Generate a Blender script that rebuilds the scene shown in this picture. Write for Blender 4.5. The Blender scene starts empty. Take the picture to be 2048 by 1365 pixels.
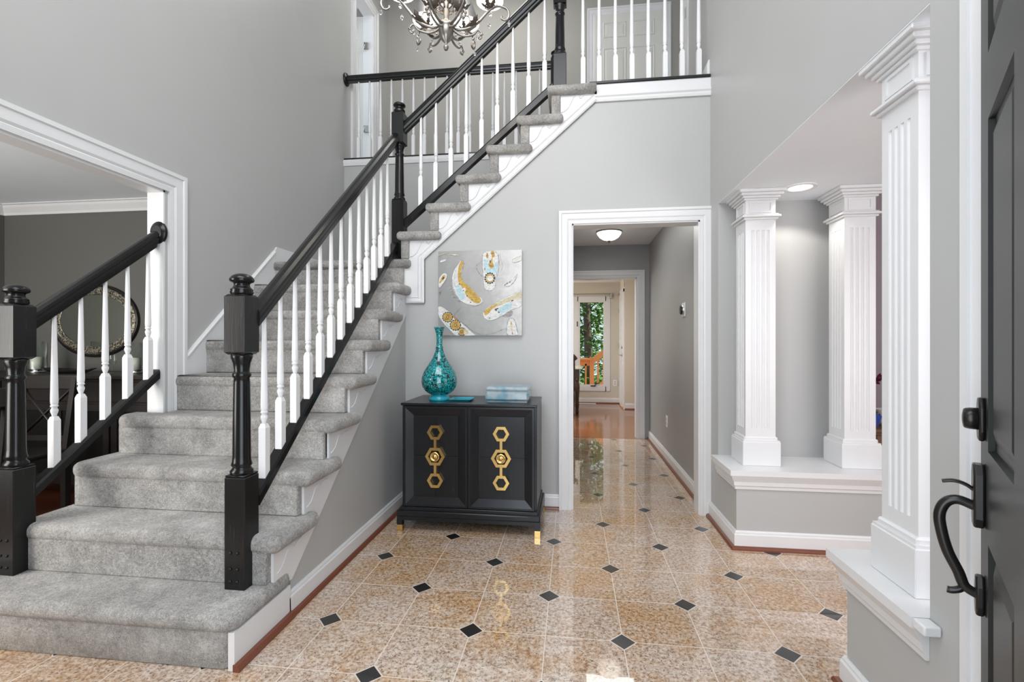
import bpy, bmesh, math, random, mathutils
import mathutils.geometry
from mathutils import Vector, Matrix
random.seed(7)
PI = math.pi
SC = bpy.context.scene
COL = SC.collection

# ------------------------------------------------------------------ camera, world, lights, exposure
F = 958.33; YAW = .12442; H = 1.2017
cam = bpy.data.cameras.new('camera'); camo = bpy.data.objects.new('camera', cam); COL.objects.link(camo)
cam.sensor_width = 36; cam.lens = 36 * F / 2048; cam.clip_start = .02; cam.clip_end = 200
cam.shift_y = 1.5 / 2048
camo.location = (0, 0, H); camo.rotation_euler = (PI / 2, 0, YAW)
SC.camera = camo
SC.view_settings.view_transform = 'Standard'; SC.view_settings.look = 'None'
SC.view_settings.gamma = 1; SC.view_settings.use_curve_mapping = False
SC.view_settings.exposure = 0.10
SC.cycles.max_bounces = 10; SC.cycles.diffuse_bounces = 5; SC.cycles.glossy_bounces = 5
SC.cycles.transmission_bounces = 8; SC.cycles.transparent_max_bounces = 12
SC.cycles.sample_clamp_indirect = 6.0; SC.cycles.caustics_reflective = False; SC.cycles.caustics_refractive = False

W = bpy.data.worlds.new('world'); SC.world = W; W.use_nodes = True
bg = W.node_tree.nodes['Background']
bg.inputs[0].default_value = (.72, .86, 1.0, 1); bg.inputs[1].default_value = 1.1

def light(name, kind, loc, energy, color=(1, 1, 1), size=None, target=None, spread=None, radius=.05, angle=None):
    l = bpy.data.lights.new(name, kind); l.energy = energy; l.color = color
    o = bpy.data.objects.new(name, l); COL.objects.link(o); o.location = loc
    if kind == 'AREA':
        l.shape = 'RECTANGLE'; l.size, l.size_y = size
        if spread: l.spread = spread
    elif kind == 'SUN': l.angle = angle
    else: l.shadow_soft_size = radius
    if target is not None:
        o.rotation_euler = (Vector(target) - Vector(loc)).to_track_quat('-Z', 'Y').to_euler()
    return o
light('sun', 'SUN', (12, 16.6, 11), 9, (1, .96, .88), angle=.02, target=(1, 16, 0))
# daylight through the open front door, the sidelight and the two-storey window over the door
light('front_door_daylight', 'AREA', (-.15, .12, 1.25), 30, (.86, .93, 1), (1.2, 1.9), (-.15, 3.4, .9))
light('foyer_upper_window_daylight', 'AREA', (-.6, .45, 4.1), 84, (.98, .99, 1), (2.6, 1.9), (-.6, 3.2, 1.9))
light('dining_fill', 'AREA', (-3.8, .15, 1.3), 95, (1, .97, .93), (1.8, 1.7), (-3.8, 3.6, 1.6))  # area lamp added to brighten the dark dining room, its window unseen
light('living_fill', 'AREA', (2.6, .5, 1.3), 40, (1, .96, .98), (1.7, 1.5), (1.9, 3.2, 1.2))  # area lamp added to light the mauve room, no window built there
light('kitchen_side_fill', 'AREA', (-2.4, 9.3, 1.5), 70, (1, .98, .94), (1.8, 1.7), (0, 7.4, 1.0))  # lamp added in the unseen left part of the kitchen, apart from the far window
light('kitchen_ceiling_fill', 'AREA', (-.9, 6.9, 2.34), 58, (1, .98, .95), (1.4, 1.4), (-.9, 6.9, 0))  # added panel under the kitchen ceiling shining straight down, no door there
light('upstairs_ceiling_fill', 'AREA', (-1.0, 4.8, 5.4), 20, (1, .98, .94), (1.6, .7), (-1.0, 5.0, 3))  # fill panel added under the upstairs ceiling, aimed down
light('upstairs_hall_fill', 'AREA', (2.6, 4.9, 4.4), 14, (1, .98, .94), (1.0, 1.4), (0, 5.0, 4.2))  # fill lamp added for the upstairs hall, source unseen

light('bedroom_fill', 'AREA', (-3.7, 5.0, 4.3), 14, (1, .98, .95), (1.2, .9), (-2.4, 5.5, 4.4))  # added lamp that lifts the black gap above the open bedroom door

# ------------------------------------------------------------------ node helpers / materials
MATS = {}
class NT:
    def __init__(s, name):
        s.m = bpy.data.materials.new(name); s.m.use_nodes = True
        s.n = s.m.node_tree.nodes; s.l = s.m.node_tree.links
        s.b = s.n['Principled BSDF']; s.out = s.n['Material Output']; MATS[name] = s.m
    def node(s, t, **k):
        n = s.n.new(t)
        for a, v in k.items(): setattr(n, a, v)
        return n
    def put(s, inp, v):
        if hasattr(v, 'is_linked') or hasattr(v, 'links'): s.l.new(v, inp)
        else: inp.default_value = v
    def math(s, op, a, b=None, c=None):
        n = s.node('ShaderNodeMath', operation=op)
        s.put(n.inputs[0], a)
        if b is not None: s.put(n.inputs[1], b)
        if c is not None: s.put(n.inputs[2], c)
        return n.outputs[0]
    def mix(s, f, a, b, mode='MIX'):
        n = s.node('ShaderNodeMix', data_type='RGBA', blend_type=mode)
        s.put(n.inputs[0], f); s.put(n.inputs[6], a); s.put(n.inputs[7], b)
        return n.outputs[2]
    def noise(s, vec, scale, detail=3, rough=.6, dist=0):
        n = s.node('ShaderNodeTexNoise'); s.l.new(vec, n.inputs['Vector'])
        n.inputs['Scale'].default_value = scale; n.inputs['Detail'].default_value = detail
        n.inputs['Roughness'].default_value = rough; n.inputs['Distortion'].default_value = dist
        return n.outputs[0]
    def ramp(s, f, stops, interp='LINEAR'):
        n = s.node('ShaderNodeValToRGB'); r = n.color_ramp; r.interpolation = interp
        while len(r.elements) < len(stops): r.elements.new(.5)
        for e, (p, c) in zip(r.elements, stops): e.position = p; e.color = c if len(c) == 4 else (*c, 1)
        s.l.new(f, n.inputs[0]); return n.outputs[0]
    def pos(s, kind='Object'):
        return s.node('ShaderNodeTexCoord').outputs[kind]
    def scale(s, vec, v):
        n = s.node('ShaderNodeMapping'); s.l.new(vec, n.inputs[0]); n.inputs['Scale'].default_value = v
        return n.outputs[0]
    def bump(s, h, strength=.2, dist=.01):
        n = s.node('ShaderNodeBump'); n.inputs['Strength'].default_value = strength
        n.inputs['Distance'].default_value = dist; s.l.new(h, n.inputs['Height'])
        s.l.new(n.outputs[0], s.b.inputs['Normal'])
    def set(s, **k):
        names = {'col': 'Base Color', 'rough': 'Roughness', 'metal': 'Metallic', 'coat': 'Coat Weight', 'spec': 'Specular IOR Level',
                 'trans': 'Transmission Weight', 'ior': 'IOR', 'emis': 'Emission Color', 'estr': 'Emission Strength', 'alpha': 'Alpha',
                 'croughness': 'Coat Roughness', 'sheen': 'Sheen Weight'}
        for a, v in k.items():
            if isinstance(v, tuple) and len(v) == 3: v = (*v, 1)
            s.put(s.b.inputs[names[a]], v)
        return s
def s2l(r, g, b):
    f = lambda c: (c / 255 / 12.92) if c / 255 <= .04045 else ((c / 255 + .055) / 1.055) ** 2.4
    return (f(r), f(g), f(b))
def plain(name, col, rough=.5, **k):
    t = NT(name); 
    n = t.noise(t.pos(), 6, 2)
    c = t.mix(n, (*[x * .97 for x in col], 1), (*[min(1, x * 1.03) for x in col], 1))
    t.set(col=c, rough=rough, **k); return t.m
def painted(name, col, rough=.45):
    t = NT(name); p = t.pos()
    n = t.noise(p, 2.2, 2)
    c = t.mix(n, (*[x * .965 for x in col], 1), (*[min(1, x * 1.035) for x in col], 1))
    t.set(col=c, rough=rough, spec=.35); t.bump(t.noise(p, 260, 2), .04, .002); return t.m
wall_m = painted('grey_wall_paint', (.44, .44, .432), .38)
upper_m = painted('warm_grey_wall_paint', (.36, .345, .32), .5)
hall_m = painted('hall_grey_wall_paint', (.335, .338, .338), .35)
dining_m = painted('dark_grey_wall_paint', (.115, .115, .105), .55)
kitchen_m = painted('cream_wall_paint', (.62, .57, .49), .55)
purple_m = painted('mauve_wall_paint', (.40, .345, .375), .55)
ceil_m = painted('white_ceiling_paint', (.84, .88, .92), .8)
trim_m = plain('white_trim_gloss', (.70, .70, .705), .3)
bal_m = plain('white_baluster_paint', (.76, .76, .765), .3)
qround_m = plain('red_brown_stained_wood', (.17, .055, .03), .3)

def wood_black(name, col, col2, rough, streak=1.0, zdir=True):
    t = NT(name); p = t.scale(t.pos(), (60, 60, 3) if zdir else (3, 60, 60))
    n = t.noise(p, 2.2, 5, .65, .4)
    c = t.ramp(n, [(.35, col), (.62, col), (.78, col2)])
    t.set(col=c, rough=rough, coat=.1, croughness=.12, spec=.32); t.bump(n, .12 * streak, .002); return t.m
black_m = wood_black('black_painted_wood', (.007, .007, .007), (.022, .022, .022), .24)
worn_m = wood_black('worn_black_painted_wood', (.009, .009, .009), (.085, .085, .085), .3, 1.6)
cab_m = wood_black('ebonised_oak', (.008, .0085, .010), (.040, .040, .044), .3, 1.5)
cabframe_m = wood_black('ebonised_oak_frame', (.009, .010, .012), (.024, .024, .028), .28, 1.2, False)
dark_m = plain('dark_espresso_wood', (.018, .015, .014), .35)
brass_m = plain('polished_brass', (.70, .47, .17), .2, metal=1.0)
nickel_m = plain('brushed_nickel', (.42, .39, .35), .3, metal=1.0)
bronze_m = plain('oil_rubbed_bronze', (.022, .020, .019), .28, metal=.5)
gunmetal_m = plain('antique_silver_metal', (.27, .25, .23), .32, metal=.9)
leafmetal_m = plain('dark_pewter_leaf_metal', (.15, .13, .115), .4, metal=.8)
steel_m = plain('satin_steel', (.6, .6, .6), .25, metal=1.0)
plastic_m = plain('white_plastic', (.82, .82, .80), .4)
blackplastic_m = plain('black_glossy_plastic', (.01, .01, .01), .12)
tablewood_m = plain('turned_dark_brown_wood', (.05, .025, .016), .3)
tabletop_m = plain('pale_green_tabletop', (.55, .56, .42), .2)
deck_m = plain('orange_stained_deck_wood', (.62, .26, .09), .6)
console_m = plain('walnut_console_wood', (.19, .095, .05), .4)
flower_m = plain('burgundy_petals', (.12, .012, .03), .5)
blueglass_m = plain('cobalt_blue_glass', (.05, .09, .42), .15)
crystal_t = NT('clear_crystal'); crystal_t.set(col=(.97, .97, .97), rough=.02, trans=1.0, ior=1.5)
crystal_m = crystal_t.m
def thin_glass(name, refl, tint):
    t = NT(name); tr = t.node('ShaderNodeBsdfTransparent'); tr.inputs[0].default_value = (*tint, 1)
    gl = t.node('ShaderNodeBsdfGlossy'); gl.inputs['Roughness'].default_value = .02
    lw = t.node('ShaderNodeLayerWeight'); lw.inputs[0].default_value = refl
    mx = t.node('ShaderNodeMixShader'); t.l.new(lw.outputs['Facing'], mx.inputs[0]); t.l.new(tr.outputs[0], mx.inputs[1]); t.l.new(gl.outputs[0], mx.inputs[2])
    t.l.new(mx.outputs[0], t.out.inputs['Surface']); return t.m
glass_m = thin_glass('window_glass', .06, (.99, 1, .99)); hglass_m = thin_glass('hurricane_glass', .22, (.92, .95, .93))
bluebox_t = NT('pale_blue_crystal')
_p = bluebox_t.pos(); bluebox_t.set(col=bluebox_t.ramp(bluebox_t.noise(_p, 14, 1), [(.4, (.36, .70, .88)), (.6, (.80, .93, .98))]), rough=.04, trans=.6, ior=1.38)
bluebox_m = bluebox_t.m
mirror_t = NT('mirror_glass'); mirror_t.set(col=(.62, .66, .58), rough=.03, metal=1.0); mirror_m = mirror_t.m

def carpet():
    t = NT('grey_plush_carpet'); p = t.pos()
    big = t.noise(p, 7, 4, .7); fine = t.noise(p, 210, 3, .8); mid = t.noise(p, 75, 3, .75)
    a = t.math('ADD', t.math('MULTIPLY', big, .30), t.math('ADD', t.math('MULTIPLY', fine, .45), t.math('MULTIPLY', mid, .25)))
    c = t.ramp(a, [(.38, (.19, .18, .17)), (.5, (.47, .45, .425)), (.61, (.76, .735, .705))])
    t.set(col=c, rough=1, spec=.05, sheen=.25)
    t.bump(t.math('ADD', fine, mid), 1.0, .010); return t.m
carpet_m = carpet()

def granite():
    t = NT('granite_tile_floor'); geo = t.node('ShaderNodeNewGeometry').outputs['Position']
    sx = t.node('ShaderNodeSeparateXYZ'); t.l.new(geo, sx.inputs[0])
    T = .31; u = t.math('DIVIDE', t.math('SUBTRACT', sx.outputs[0], .2027), T); v = t.math('DIVIDE', t.math('SUBTRACT', sx.outputs[1], 1.9585), T)
    ru = t.math('ROUND', u); rv = t.math('ROUND', v)
    du = t.math('ABSOLUTE', t.math('SUBTRACT', u, ru)); dv = t.math('ABSOLUTE', t.math('SUBTRACT', v, rv))
    par = t.math('MODULO', t.math('ABSOLUTE', t.math('ADD', ru, rv)), 2.0); even = t.math('LESS_THAN', par, .5)
    sm = t.math('ADD', du, dv)
    dia = t.math('MULTIPLY', even, t.math('LESS_THAN', sm, .158))
    dg = t.math('MULTIPLY', even, t.math('LESS_THAN', sm, .181))
    ln = t.math('LESS_THAN', t.math('MINIMUM', du, dv), .0062)
    gr = t.math('MAXIMUM', dg, ln)
    cv = t.node('ShaderNodeCombineXYZ'); t.l.new(t.math('FLOOR', u), cv.inputs[0]); t.l.new(t.math('FLOOR', v), cv.inputs[1])
    wn = t.node('ShaderNodeTexWhiteNoise'); t.l.new(cv.outputs[0], wn.inputs['Vector'])
    off = t.node('ShaderNodeVectorMath', operation='MULTIPLY_ADD'); t.l.new(wn.outputs['Color'], off.inputs[0]); off.inputs[1].default_value = (9, 9, 9); t.l.new(geo, off.inputs[2])
    pv = off.outputs[0]
    n1 = t.noise(pv, 70, 4, .7); n2 = t.noise(pv, 120, 3, .6); n3 = t.noise(pv, 5, 4, .65)
    base = t.ramp(n1, [(.36, (.29, .18, .125)), (.46, (.50, .385, .30)), (.56, (.61, .50, .42)), (.66, (.70, .62, .55))])
    warm = t.ramp(n1, [(.36, (.25, .115, .038)), (.46, (.45, .26, .12)), (.56, (.55, .38, .235)), (.66, (.64, .50, .37))])
    tone = t.math('ADD', t.math('MULTIPLY', t.noise(geo, 2.6, 5, .7), 1.1), t.math('MULTIPLY', wn.outputs['Value'], .12))
    tf = t.ramp(tone, [(.50, (0, 0, 0)), (.74, (1, 1, 1))])
    base = t.mix(tf, base, warm)
    dark = t.ramp(n2, [(.34, (1, 1, 1)), (.42, (0, 0, 0))])
    base = t.mix(dark, base, (.13, .085, .06, 1))
    c = t.mix(gr, base, (.66, .58, .50, 1)); c = t.mix(dia, c, (.012, .012, .013, 1))
    t.set(col=c, rough=t.math('MULTIPLY_ADD', gr, .25, .035), spec=.7, coat=.8, croughness=.012)
    t.bump(t.math('ADD', t.math('MULTIPLY', t.math('SUBTRACT', gr, dia), -1.0), t.math('MULTIPLY', n3, .06)), .08, .0015)
    return t.m
granite_m = granite()

def planks(name, c1, c2, w, axis, rough=.12):
    t = NT(name); geo = t.node('ShaderNodeNewGeometry').outputs['Position']
    sx = t.node('ShaderNodeSeparateXYZ'); t.l.new(geo, sx.inputs[0])
    across = sx.outputs[1 if axis == 'x' else 0]; along = sx.outputs[0 if axis == 'x' else 1]
    v = t.math('DIVIDE', across, w); fv = t.math('FLOOR', v)
    wn = t.node('ShaderNodeTexWhiteNoise', noise_dimensions='1D'); t.l.new(fv, wn.inputs['W'])
    u = t.math('ADD', t.math('DIVIDE', along, .9), t.math('MULTIPLY', wn.outputs['Value'], 5)); fu = t.math('FLOOR', u)
    cv = t.node('ShaderNodeCombineXYZ'); t.l.new(fu, cv.inputs[0]); t.l.new(fv, cv.inputs[1])
    w2 = t.node('ShaderNodeTexWhiteNoise'); t.l.new(cv.outputs[0], w2.inputs['Vector'])
    gr = t.noise(t.scale(geo, (4, 60, 4) if axis == 'x' else (60, 4, 4)), 1, 4)
    c = t.mix(t.math('ADD', t.math('MULTIPLY', w2.outputs['Value'], .6), t.math('MULTIPLY', gr, .4)), (*c1, 1), (*c2, 1))
    gap = t.math('LESS_THAN', t.math('SUBTRACT', v, fv), .03)
    c = t.mix(gap, c, (.03, .01, .006, 1))
    t.set(col=c, rough=rough, coat=.3, croughness=.06); return t.m
kwood_m = planks('kitchen_oak_planks', (.19, .07, .032), (.31, .13, .062), .057, 'x', .14)
dwood_m = planks('dining_cherry_planks', (.09, .022, .010), (.17, .045, .02), .057, 'y', .2)

def vase_mat():
    t = NT('turquoise_glaze_with_black_florals'); p = t.pos()
    d = t.noise(p, 55, 2, .5, 0)
    sw = t.noise(p, 70, 2, .5, 2.6); vo = t.node('ShaderNodeTexVoronoi', feature='DISTANCE_TO_EDGE'); t.l.new(p, vo.inputs['Vector']); vo.inputs['Scale'].default_value = 44
    m1 = t.math('LESS_THAN', t.math('ABSOLUTE', t.math('SUBTRACT', sw, .5)), .045)
    m2 = t.math('LESS_THAN', vo.outputs['Distance'], .045)
    m3 = t.math('GREATER_THAN', d, .60)
    m = t.math('MAXIMUM', t.math('MAXIMUM', m1, m2), m3)
    z = t.node('ShaderNodeSeparateXYZ'); t.l.new(p, z.inputs[0])
    m = t.math('MULTIPLY', m, t.math('GREATER_THAN', z.outputs[2], .035))
    c = t.mix(m, t.ramp(d, [(.4, (.0, .34, .36)), (.6, (.03, .52, .50))]), (.004, .02, .03, 1))
    t.set(col=c, rough=.12, coat=.6, croughness=.05); return t.m
vase_m = vase_mat()
def paint_ground():
    t = NT('painted_grey_canvas_ground'); p = t.pos()
    n = t.noise(t.scale(p, (6, 1, 6)), 1.3, 6, .7); sx = t.node('ShaderNodeSeparateXYZ'); t.l.new(p, sx.inputs[0])
    g = t.math('ADD', t.math('MULTIPLY', t.math('ADD', sx.outputs[0], t.math('MULTIPLY', sx.outputs[2], .25)), .9), t.math('MULTIPLY', n, .42))
    c = t.ramp(g, [(-.0, (.27, .27, .265)), (.28, (.40, .395, .385)), (.50, (.66, .65, .64))])
    t.set(col=c, rough=.6); t.bump(t.noise(p, 120, 4), .15, .002); return t.m
ground_m = paint_ground()
def paint(name, c1, c2, sc=38):
    t = NT(name); n = t.noise(t.scale(t.pos(), (1, 1, 2.2)), sc, 4, .7, .6)
    t.set(col=t.ramp(n, [(.36, c1), (.64, c2)]), rough=.55); t.bump(n, .2, .002); return t.m
gold_m = paint('ochre_paint', (.34, .19, .02), (.58, .40, .10)); paleblue_m = paint('pale_blue_paint', (.30, .46, .52), (.50, .62, .64))
whitep_m = paint('white_paint', (.50, .49, .47), (.70, .69, .67)); darkp_m = plain('umber_paint', (.05, .035, .025), .5)
rust_m = paint('rust_brown_paint', (.20, .09, .02), (.46, .26, .08)); greyp_m = paint('grey_line_paint', (.16, .155, .15), (.36, .35, .34))
beigep_m = paint('beige_paint', (.42, .35, .20), (.62, .57, .44))
def leafmat(name, c1, c2):
    t = NT(name); n = t.noise(t.pos(), 1.6, 3); t.set(col=t.mix(n, (*c1, 1), (*c2, 1)), rough=.6)
    return t.m
leaf_m = [leafmat('dark_leaves', (.02, .07, .012), (.07, .17, .03)), leafmat('bright_leaves', (.10, .24, .03), (.28, .42, .07)), leafmat('mid_leaves', (.04, .12, .02), (.14, .26, .05))]
bark_m = leafmat('tree_bark', (.05, .03, .02), (.12, .08, .055))
grass_m = leafmat('lawn', (.05, .12, .02), (.12, .2, .05))
shade_t = NT('silver_fabric_shade'); shade_t.set(col=(.20, .20, .20), rough=.35, metal=.5); shade_m = shade_t.m
lin_t = NT('white_shade_lining'); lin_t.set(col=(.95, .94, .92), rough=.6, emis=(1, .95, .88), estr=2.2); lin_m = lin_t.m
bulb_t = NT('lit_bulb'); bulb_t.set(col=(1, 1, 1), emis=(1, .93, .82), estr=10.0); bulb_m = bulb_t.m
bowl_t = NT('lit_frosted_glass_bowl'); bowl_t.set(col=(.9, .88, .84), rough=.4, emis=(1, .93, .82), estr=1.6); bowl_m = bowl_t.m
can_t = NT('lit_downlight_lamp'); can_t.set(col=(.9, .9, .9), emis=(1, .97, .92), estr=4.0); can_m = can_t.m
candle_m = plain('ivory_candle_wax', (.75, .72, .66), .5)
ornate_t = NT('tarnished_silver_frame'); _p = ornate_t.pos(); _n = ornate_t.noise(_p, 75, 3)
ornate_t.set(col=ornate_t.ramp(_n, [(.4, (.04, .036, .028)), (.6, (.36, .33, .26))]), rough=.35, metal=.7); ornate_t.bump(_n, .8, .008); ornate_m = ornate_t.m
door_t = NT('dark_front_door_paint'); door_t.set(col=(.011, .013, .0125), rough=.36, spec=.3); door_m = door_t.m
teal_m = plain('turquoise_enamel', (.02, .36, .46), .15); tealrim_m = plain('dark_teal_enamel', (.02, .15, .2), .2)
iwhite_m = plain('interior_door_white', (.66, .65, .61), .35)

# ------------------------------------------------------------------ mesh helpers (world coordinates; parenting subtracts the parent's place)
def wloc(o):
    v = Vector((0, 0, 0))
    while o is not None: v += o.location; o = o.parent
    return v
class MB:
    def __init__(s): s.bm = bmesh.new(); s.mi = 0; s.smooth = False
    def face(s, pts):
        f = s.bm.faces.new([s.bm.verts.new(p) for p in pts]); f.material_index = s.mi; f.smooth = s.smooth; return f
    def _hull(s, vs, faces):
        bv = [s.bm.verts.new(p) for p in vs]; out = []
        for f in faces:
            g = s.bm.faces.new([bv[i] for i in f]); g.material_index = s.mi; g.smooth = s.smooth; out.append(g)
        return out
    def box(s, a, b, bev=0, seg=1, M=None):
        (x0, y0, z0), (x1, y1, z1) = a, b
        if x0 > x1: x0, x1 = x1, x0
        if y0 > y1: y0, y1 = y1, y0
        if z0 > z1: z0, z1 = z1, z0
        vs = [(x, y, z) for z in (z0, z1) for y in (y0, y1) for x in (x0, x1)]
        if M: vs = [M @ Vector(v) for v in vs]
        fs = s._hull(vs, [(0, 2, 3, 1), (4, 5, 7, 6), (0, 1, 5, 4), (2, 6, 7, 3), (0, 4, 6, 2), (1, 3, 7, 5)])
        if bev:
            es = list({e for f in fs for e in f.edges})
            r = bmesh.ops.bevel(s.bm, geom=es, offset=bev, segments=seg, affect='EDGES', profile=.5)
            for f in r['faces']: f.material_index = s.mi; f.smooth = seg > 1
        return s
    def prism(s, pts, d, bev=0, seg=1, flip=False):
        """pts: planar polygon (3D); d: extrusion vector"""
        d = Vector(d); P = [Vector(p) for p in pts]; n = len(P)
        a = [s.bm.verts.new(p) for p in P]; b = [s.bm.verts.new(p + d) for p in P]
        fs = [s.bm.faces.new(a[::-1]), s.bm.faces.new(b)]
        for i in range(n): fs.append(s.bm.faces.new([a[i], a[(i + 1) % n], b[(i + 1) % n], b[i]]))
        for f in fs: f.material_index = s.mi; f.smooth = s.smooth
        bmesh.ops.recalc_face_normals(s.bm, faces=fs)
        if bev:
            es = list({e for f in fs[:2] for e in f.edges})
            r = bmesh.ops.bevel(s.bm, geom=es, offset=bev, segments=seg, affect='EDGES', profile=.5)
            for f in r['faces']: f.material_index = s.mi; f.smooth = seg > 1
        return s
    def lathe(s, prof, c=(0, 0, 0), seg=20, axis=None, cap=True, sx=1, sy=1):
        """prof: list (r, z)"""
        R = Matrix.Identity(3)
        if axis is not None: R = Vector(axis).normalized().to_track_quat('Z', 'Y').to_matrix()
        c = Vector(c); rings = []
        for r, z in prof:
            rings.append([s.bm.verts.new(c + R @ Vector((r * sx * math.cos(2 * PI * k / seg), r * sy * math.sin(2 * PI * k / seg), z))) for k in range(seg)])
        for i in range(len(rings) - 1):
            for k in range(seg):
                f = s.bm.faces.new([rings[i][k], rings[i][(k + 1) % seg], rings[i + 1][(k + 1) % seg], rings[i + 1][k]])
                f.material_index = s.mi; f.smooth = True
        if cap:
            for rg, o in ((rings[0], -1), (rings[-1], 1)):
                f = s.bm.faces.new(rg[::o]); f.material_index = s.mi
        return s
    def tube(s, path, r, seg=8, closed=False, rf=None, flat=1.0, cap=True):
        P = [Vector(p) for p in path]; n = len(P); rings = []; up = None
        for i in range(n):
            if closed: t = P[(i + 1) % n] - P[i - 1]
            else: t = P[min(i + 1, n - 1)] - P[max(i - 1, 0)]
            t.normalize()
            if up is None:
                up = Vector((0, 0, 1)) if abs(t.z) < .9 else Vector((1, 0, 0))
            side = t.cross(up).normalized(); up = side.cross(t).normalized()
            rr = r if rf is None else r * rf(i / max(1, n - 1))
            rings.append([s.bm.verts.new(P[i] + side * (rr * math.cos(2 * PI * k / seg)) + up * (rr * flat * math.sin(2 * PI * k / seg))) for k in range(seg)])
        m = n if closed else n - 1
        for i in range(m):
            for k in range(seg):
                a, b = rings[i], rings[(i + 1) % n]
                f = s.bm.faces.new([a[k], a[(k + 1) % seg], b[(k + 1) % seg], b[k]]); f.smooth = True; f.material_index = s.mi
        if not closed and cap:
            s.bm.faces.new(rings[0][::-1]).material_index = s.mi; s.bm.faces.new(rings[-1]).material_index = s.mi
        return s
    def sweep(s, prof, path, side, up0=None):
        """sweep open/closed 2D profile (a: along side, b: along up) down a polyline with mitred corners. side(i)->(side vec, up vec)"""
        rings = []
        for i, p in enumerate(path):
            sv, uv = side(i); rings.append([s.bm.verts.new(Vector(p) + Vector(sv) * a + Vector(uv) * b) for a, b in prof])
        n = len(prof); fs = []
        for i in range(len(rings) - 1):
            for k in range(n):
                fs.append(s.bm.faces.new([rings[i][k], rings[i][(k + 1) % n], rings[i + 1][(k + 1) % n], rings[i + 1][k]]))
        fs.append(s.bm.faces.new(rings[0][::-1])); fs.append(s.bm.faces.new(rings[-1]))
        for f in fs: f.material_index = s.mi; f.smooth = s.smooth
        bmesh.ops.recalc_face_normals(s.bm, faces=fs)
        return s
    def strip(s, prof, a, b, out, up=(0, 0, 1)):
        """straight moulding from a to b; prof (out, up)"""
        return s.sweep(prof, [a, b], lambda i: (out, up))
    def rot(s, M):
        for v in s.bm.verts: v.co = M @ v.co
        return s
    def build(s, name, mats, parent=None, label=None, autosmooth=False):
        if not isinstance(mats, (list, tuple)): mats = [mats]
        me = bpy.data.meshes.new(name)
        off = wloc(parent) if parent is not None else Vector((0, 0, 0))
        if off.length > 0:
            for v in s.bm.verts: v.co -= off
        bmesh.ops.recalc_face_normals(s.bm, faces=s.bm.faces[:])
        s.bm.to_mesh(me); s.bm.free()
        for m in mats: me.materials.append(m)
        o = bpy.data.objects.new(name, me); COL.objects.link(o)
        if parent is not None: o.parent = parent
        if label: o['label'] = label
        return o
def thing(name, label, cat, loc=(0, 0, 0), group=None):
    o = bpy.data.objects.new(name, None); COL.objects.link(o); o.location = loc; o.empty_display_size = .1
    o['label'] = label; o['category'] = cat
    if group: o['group'] = group
    bpy.context.view_layer.update(); return o
def tag(o, label, cat, group=None):
    o['label'] = label; o['category'] = cat
    if group: o['group'] = group
    return o
def struct(name, mb, m, parent=None):
    o = mb.build(name, m, parent); o['kind'] = 'structure'; return o
def copy_tree(o, parent=None):
    c = o.copy(); COL.objects.link(c)
    if parent: c.parent = parent
    for ch in [x for x in bpy.data.objects if x.parent == o]: copy_tree(ch, c)
    return c

# ------------------------------------------------------------------ room shell
XL, XR, YB = -2.28, .95, 3.46          # left foyer wall, right foyer wall, painting wall
ZF2, ZC = 3.03, 5.47                    # upstairs floor, top ceiling
SOF = 2.11                              # soffit over the columns
WT = .12
b = MB(); b.box((-2.30, -1.2, -.1), (6, 6.05, 0)); struct('floor', b, granite_m)
b = MB(); b.box((-6, -1.2, -.1), (-2.30, 6.05, -.0)); struct('floor', b, dwood_m)
b = MB(); b.box((-4.5, 6.05, -.1), (3, 9.62, 0)); struct('floor', b, kwood_m)
b = MB(); b.box((-4, .2, ZC), (4, 7.2, ZC + .1)); struct('ceiling', b, ceil_m)

# left foyer wall with dining opening (Y .5 .. 2.44, z < 2.05)
b = MB(); yo0, yo1, zo = .55, 2.44, 2.055
b.prism([(XL, .35, 0), (XL, yo0, 0), (XL, yo0, zo), (XL, yo1, zo), (XL, yo1, 0), (XL, 4.842, 0), (XL, 4.842, ZC), (XL, .35, ZC)], (-.09, 0, 0))
b.prism([(XL, 4.842, 0), (XL, 5.30, 0), (XL, 5.30, ZF2), (XL, 4.842, ZF2)], (-.09, 0, 0))
b.box((XL, 4.842, 4.99), (XL - .09, 5.30, ZC)); b.box((XL, 5.30, 0), (XL - .09, 5.78, ZC))
struct('wall_left', b, wall_m)
# painting wall, under the upper flight
b = MB()
b.prism([(-1.235, YB, 0), (-.0, YB, 0), (-.0, YB, 2.045), (.88, YB, 2.045), (.88, YB, 0), (XR + .02, YB, 0), (XR + .02, YB, 2.99), (.16, YB, 2.99), (-1.1, YB, 1.86), (-1.235, YB, 1.7)], (0, .11, 0))
struct('wall_back', b, wall_m)
# wall under the lower flight
b = MB(); b.prism([(-1.235, 1.98, 0), (-1.235, YB + .11, 0), (-1.235, YB + .11, 1.50), (-1.235, 1.98, .17)], (-.1, 0, 0)); struct('wall_stair', b, wall_m)
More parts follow.
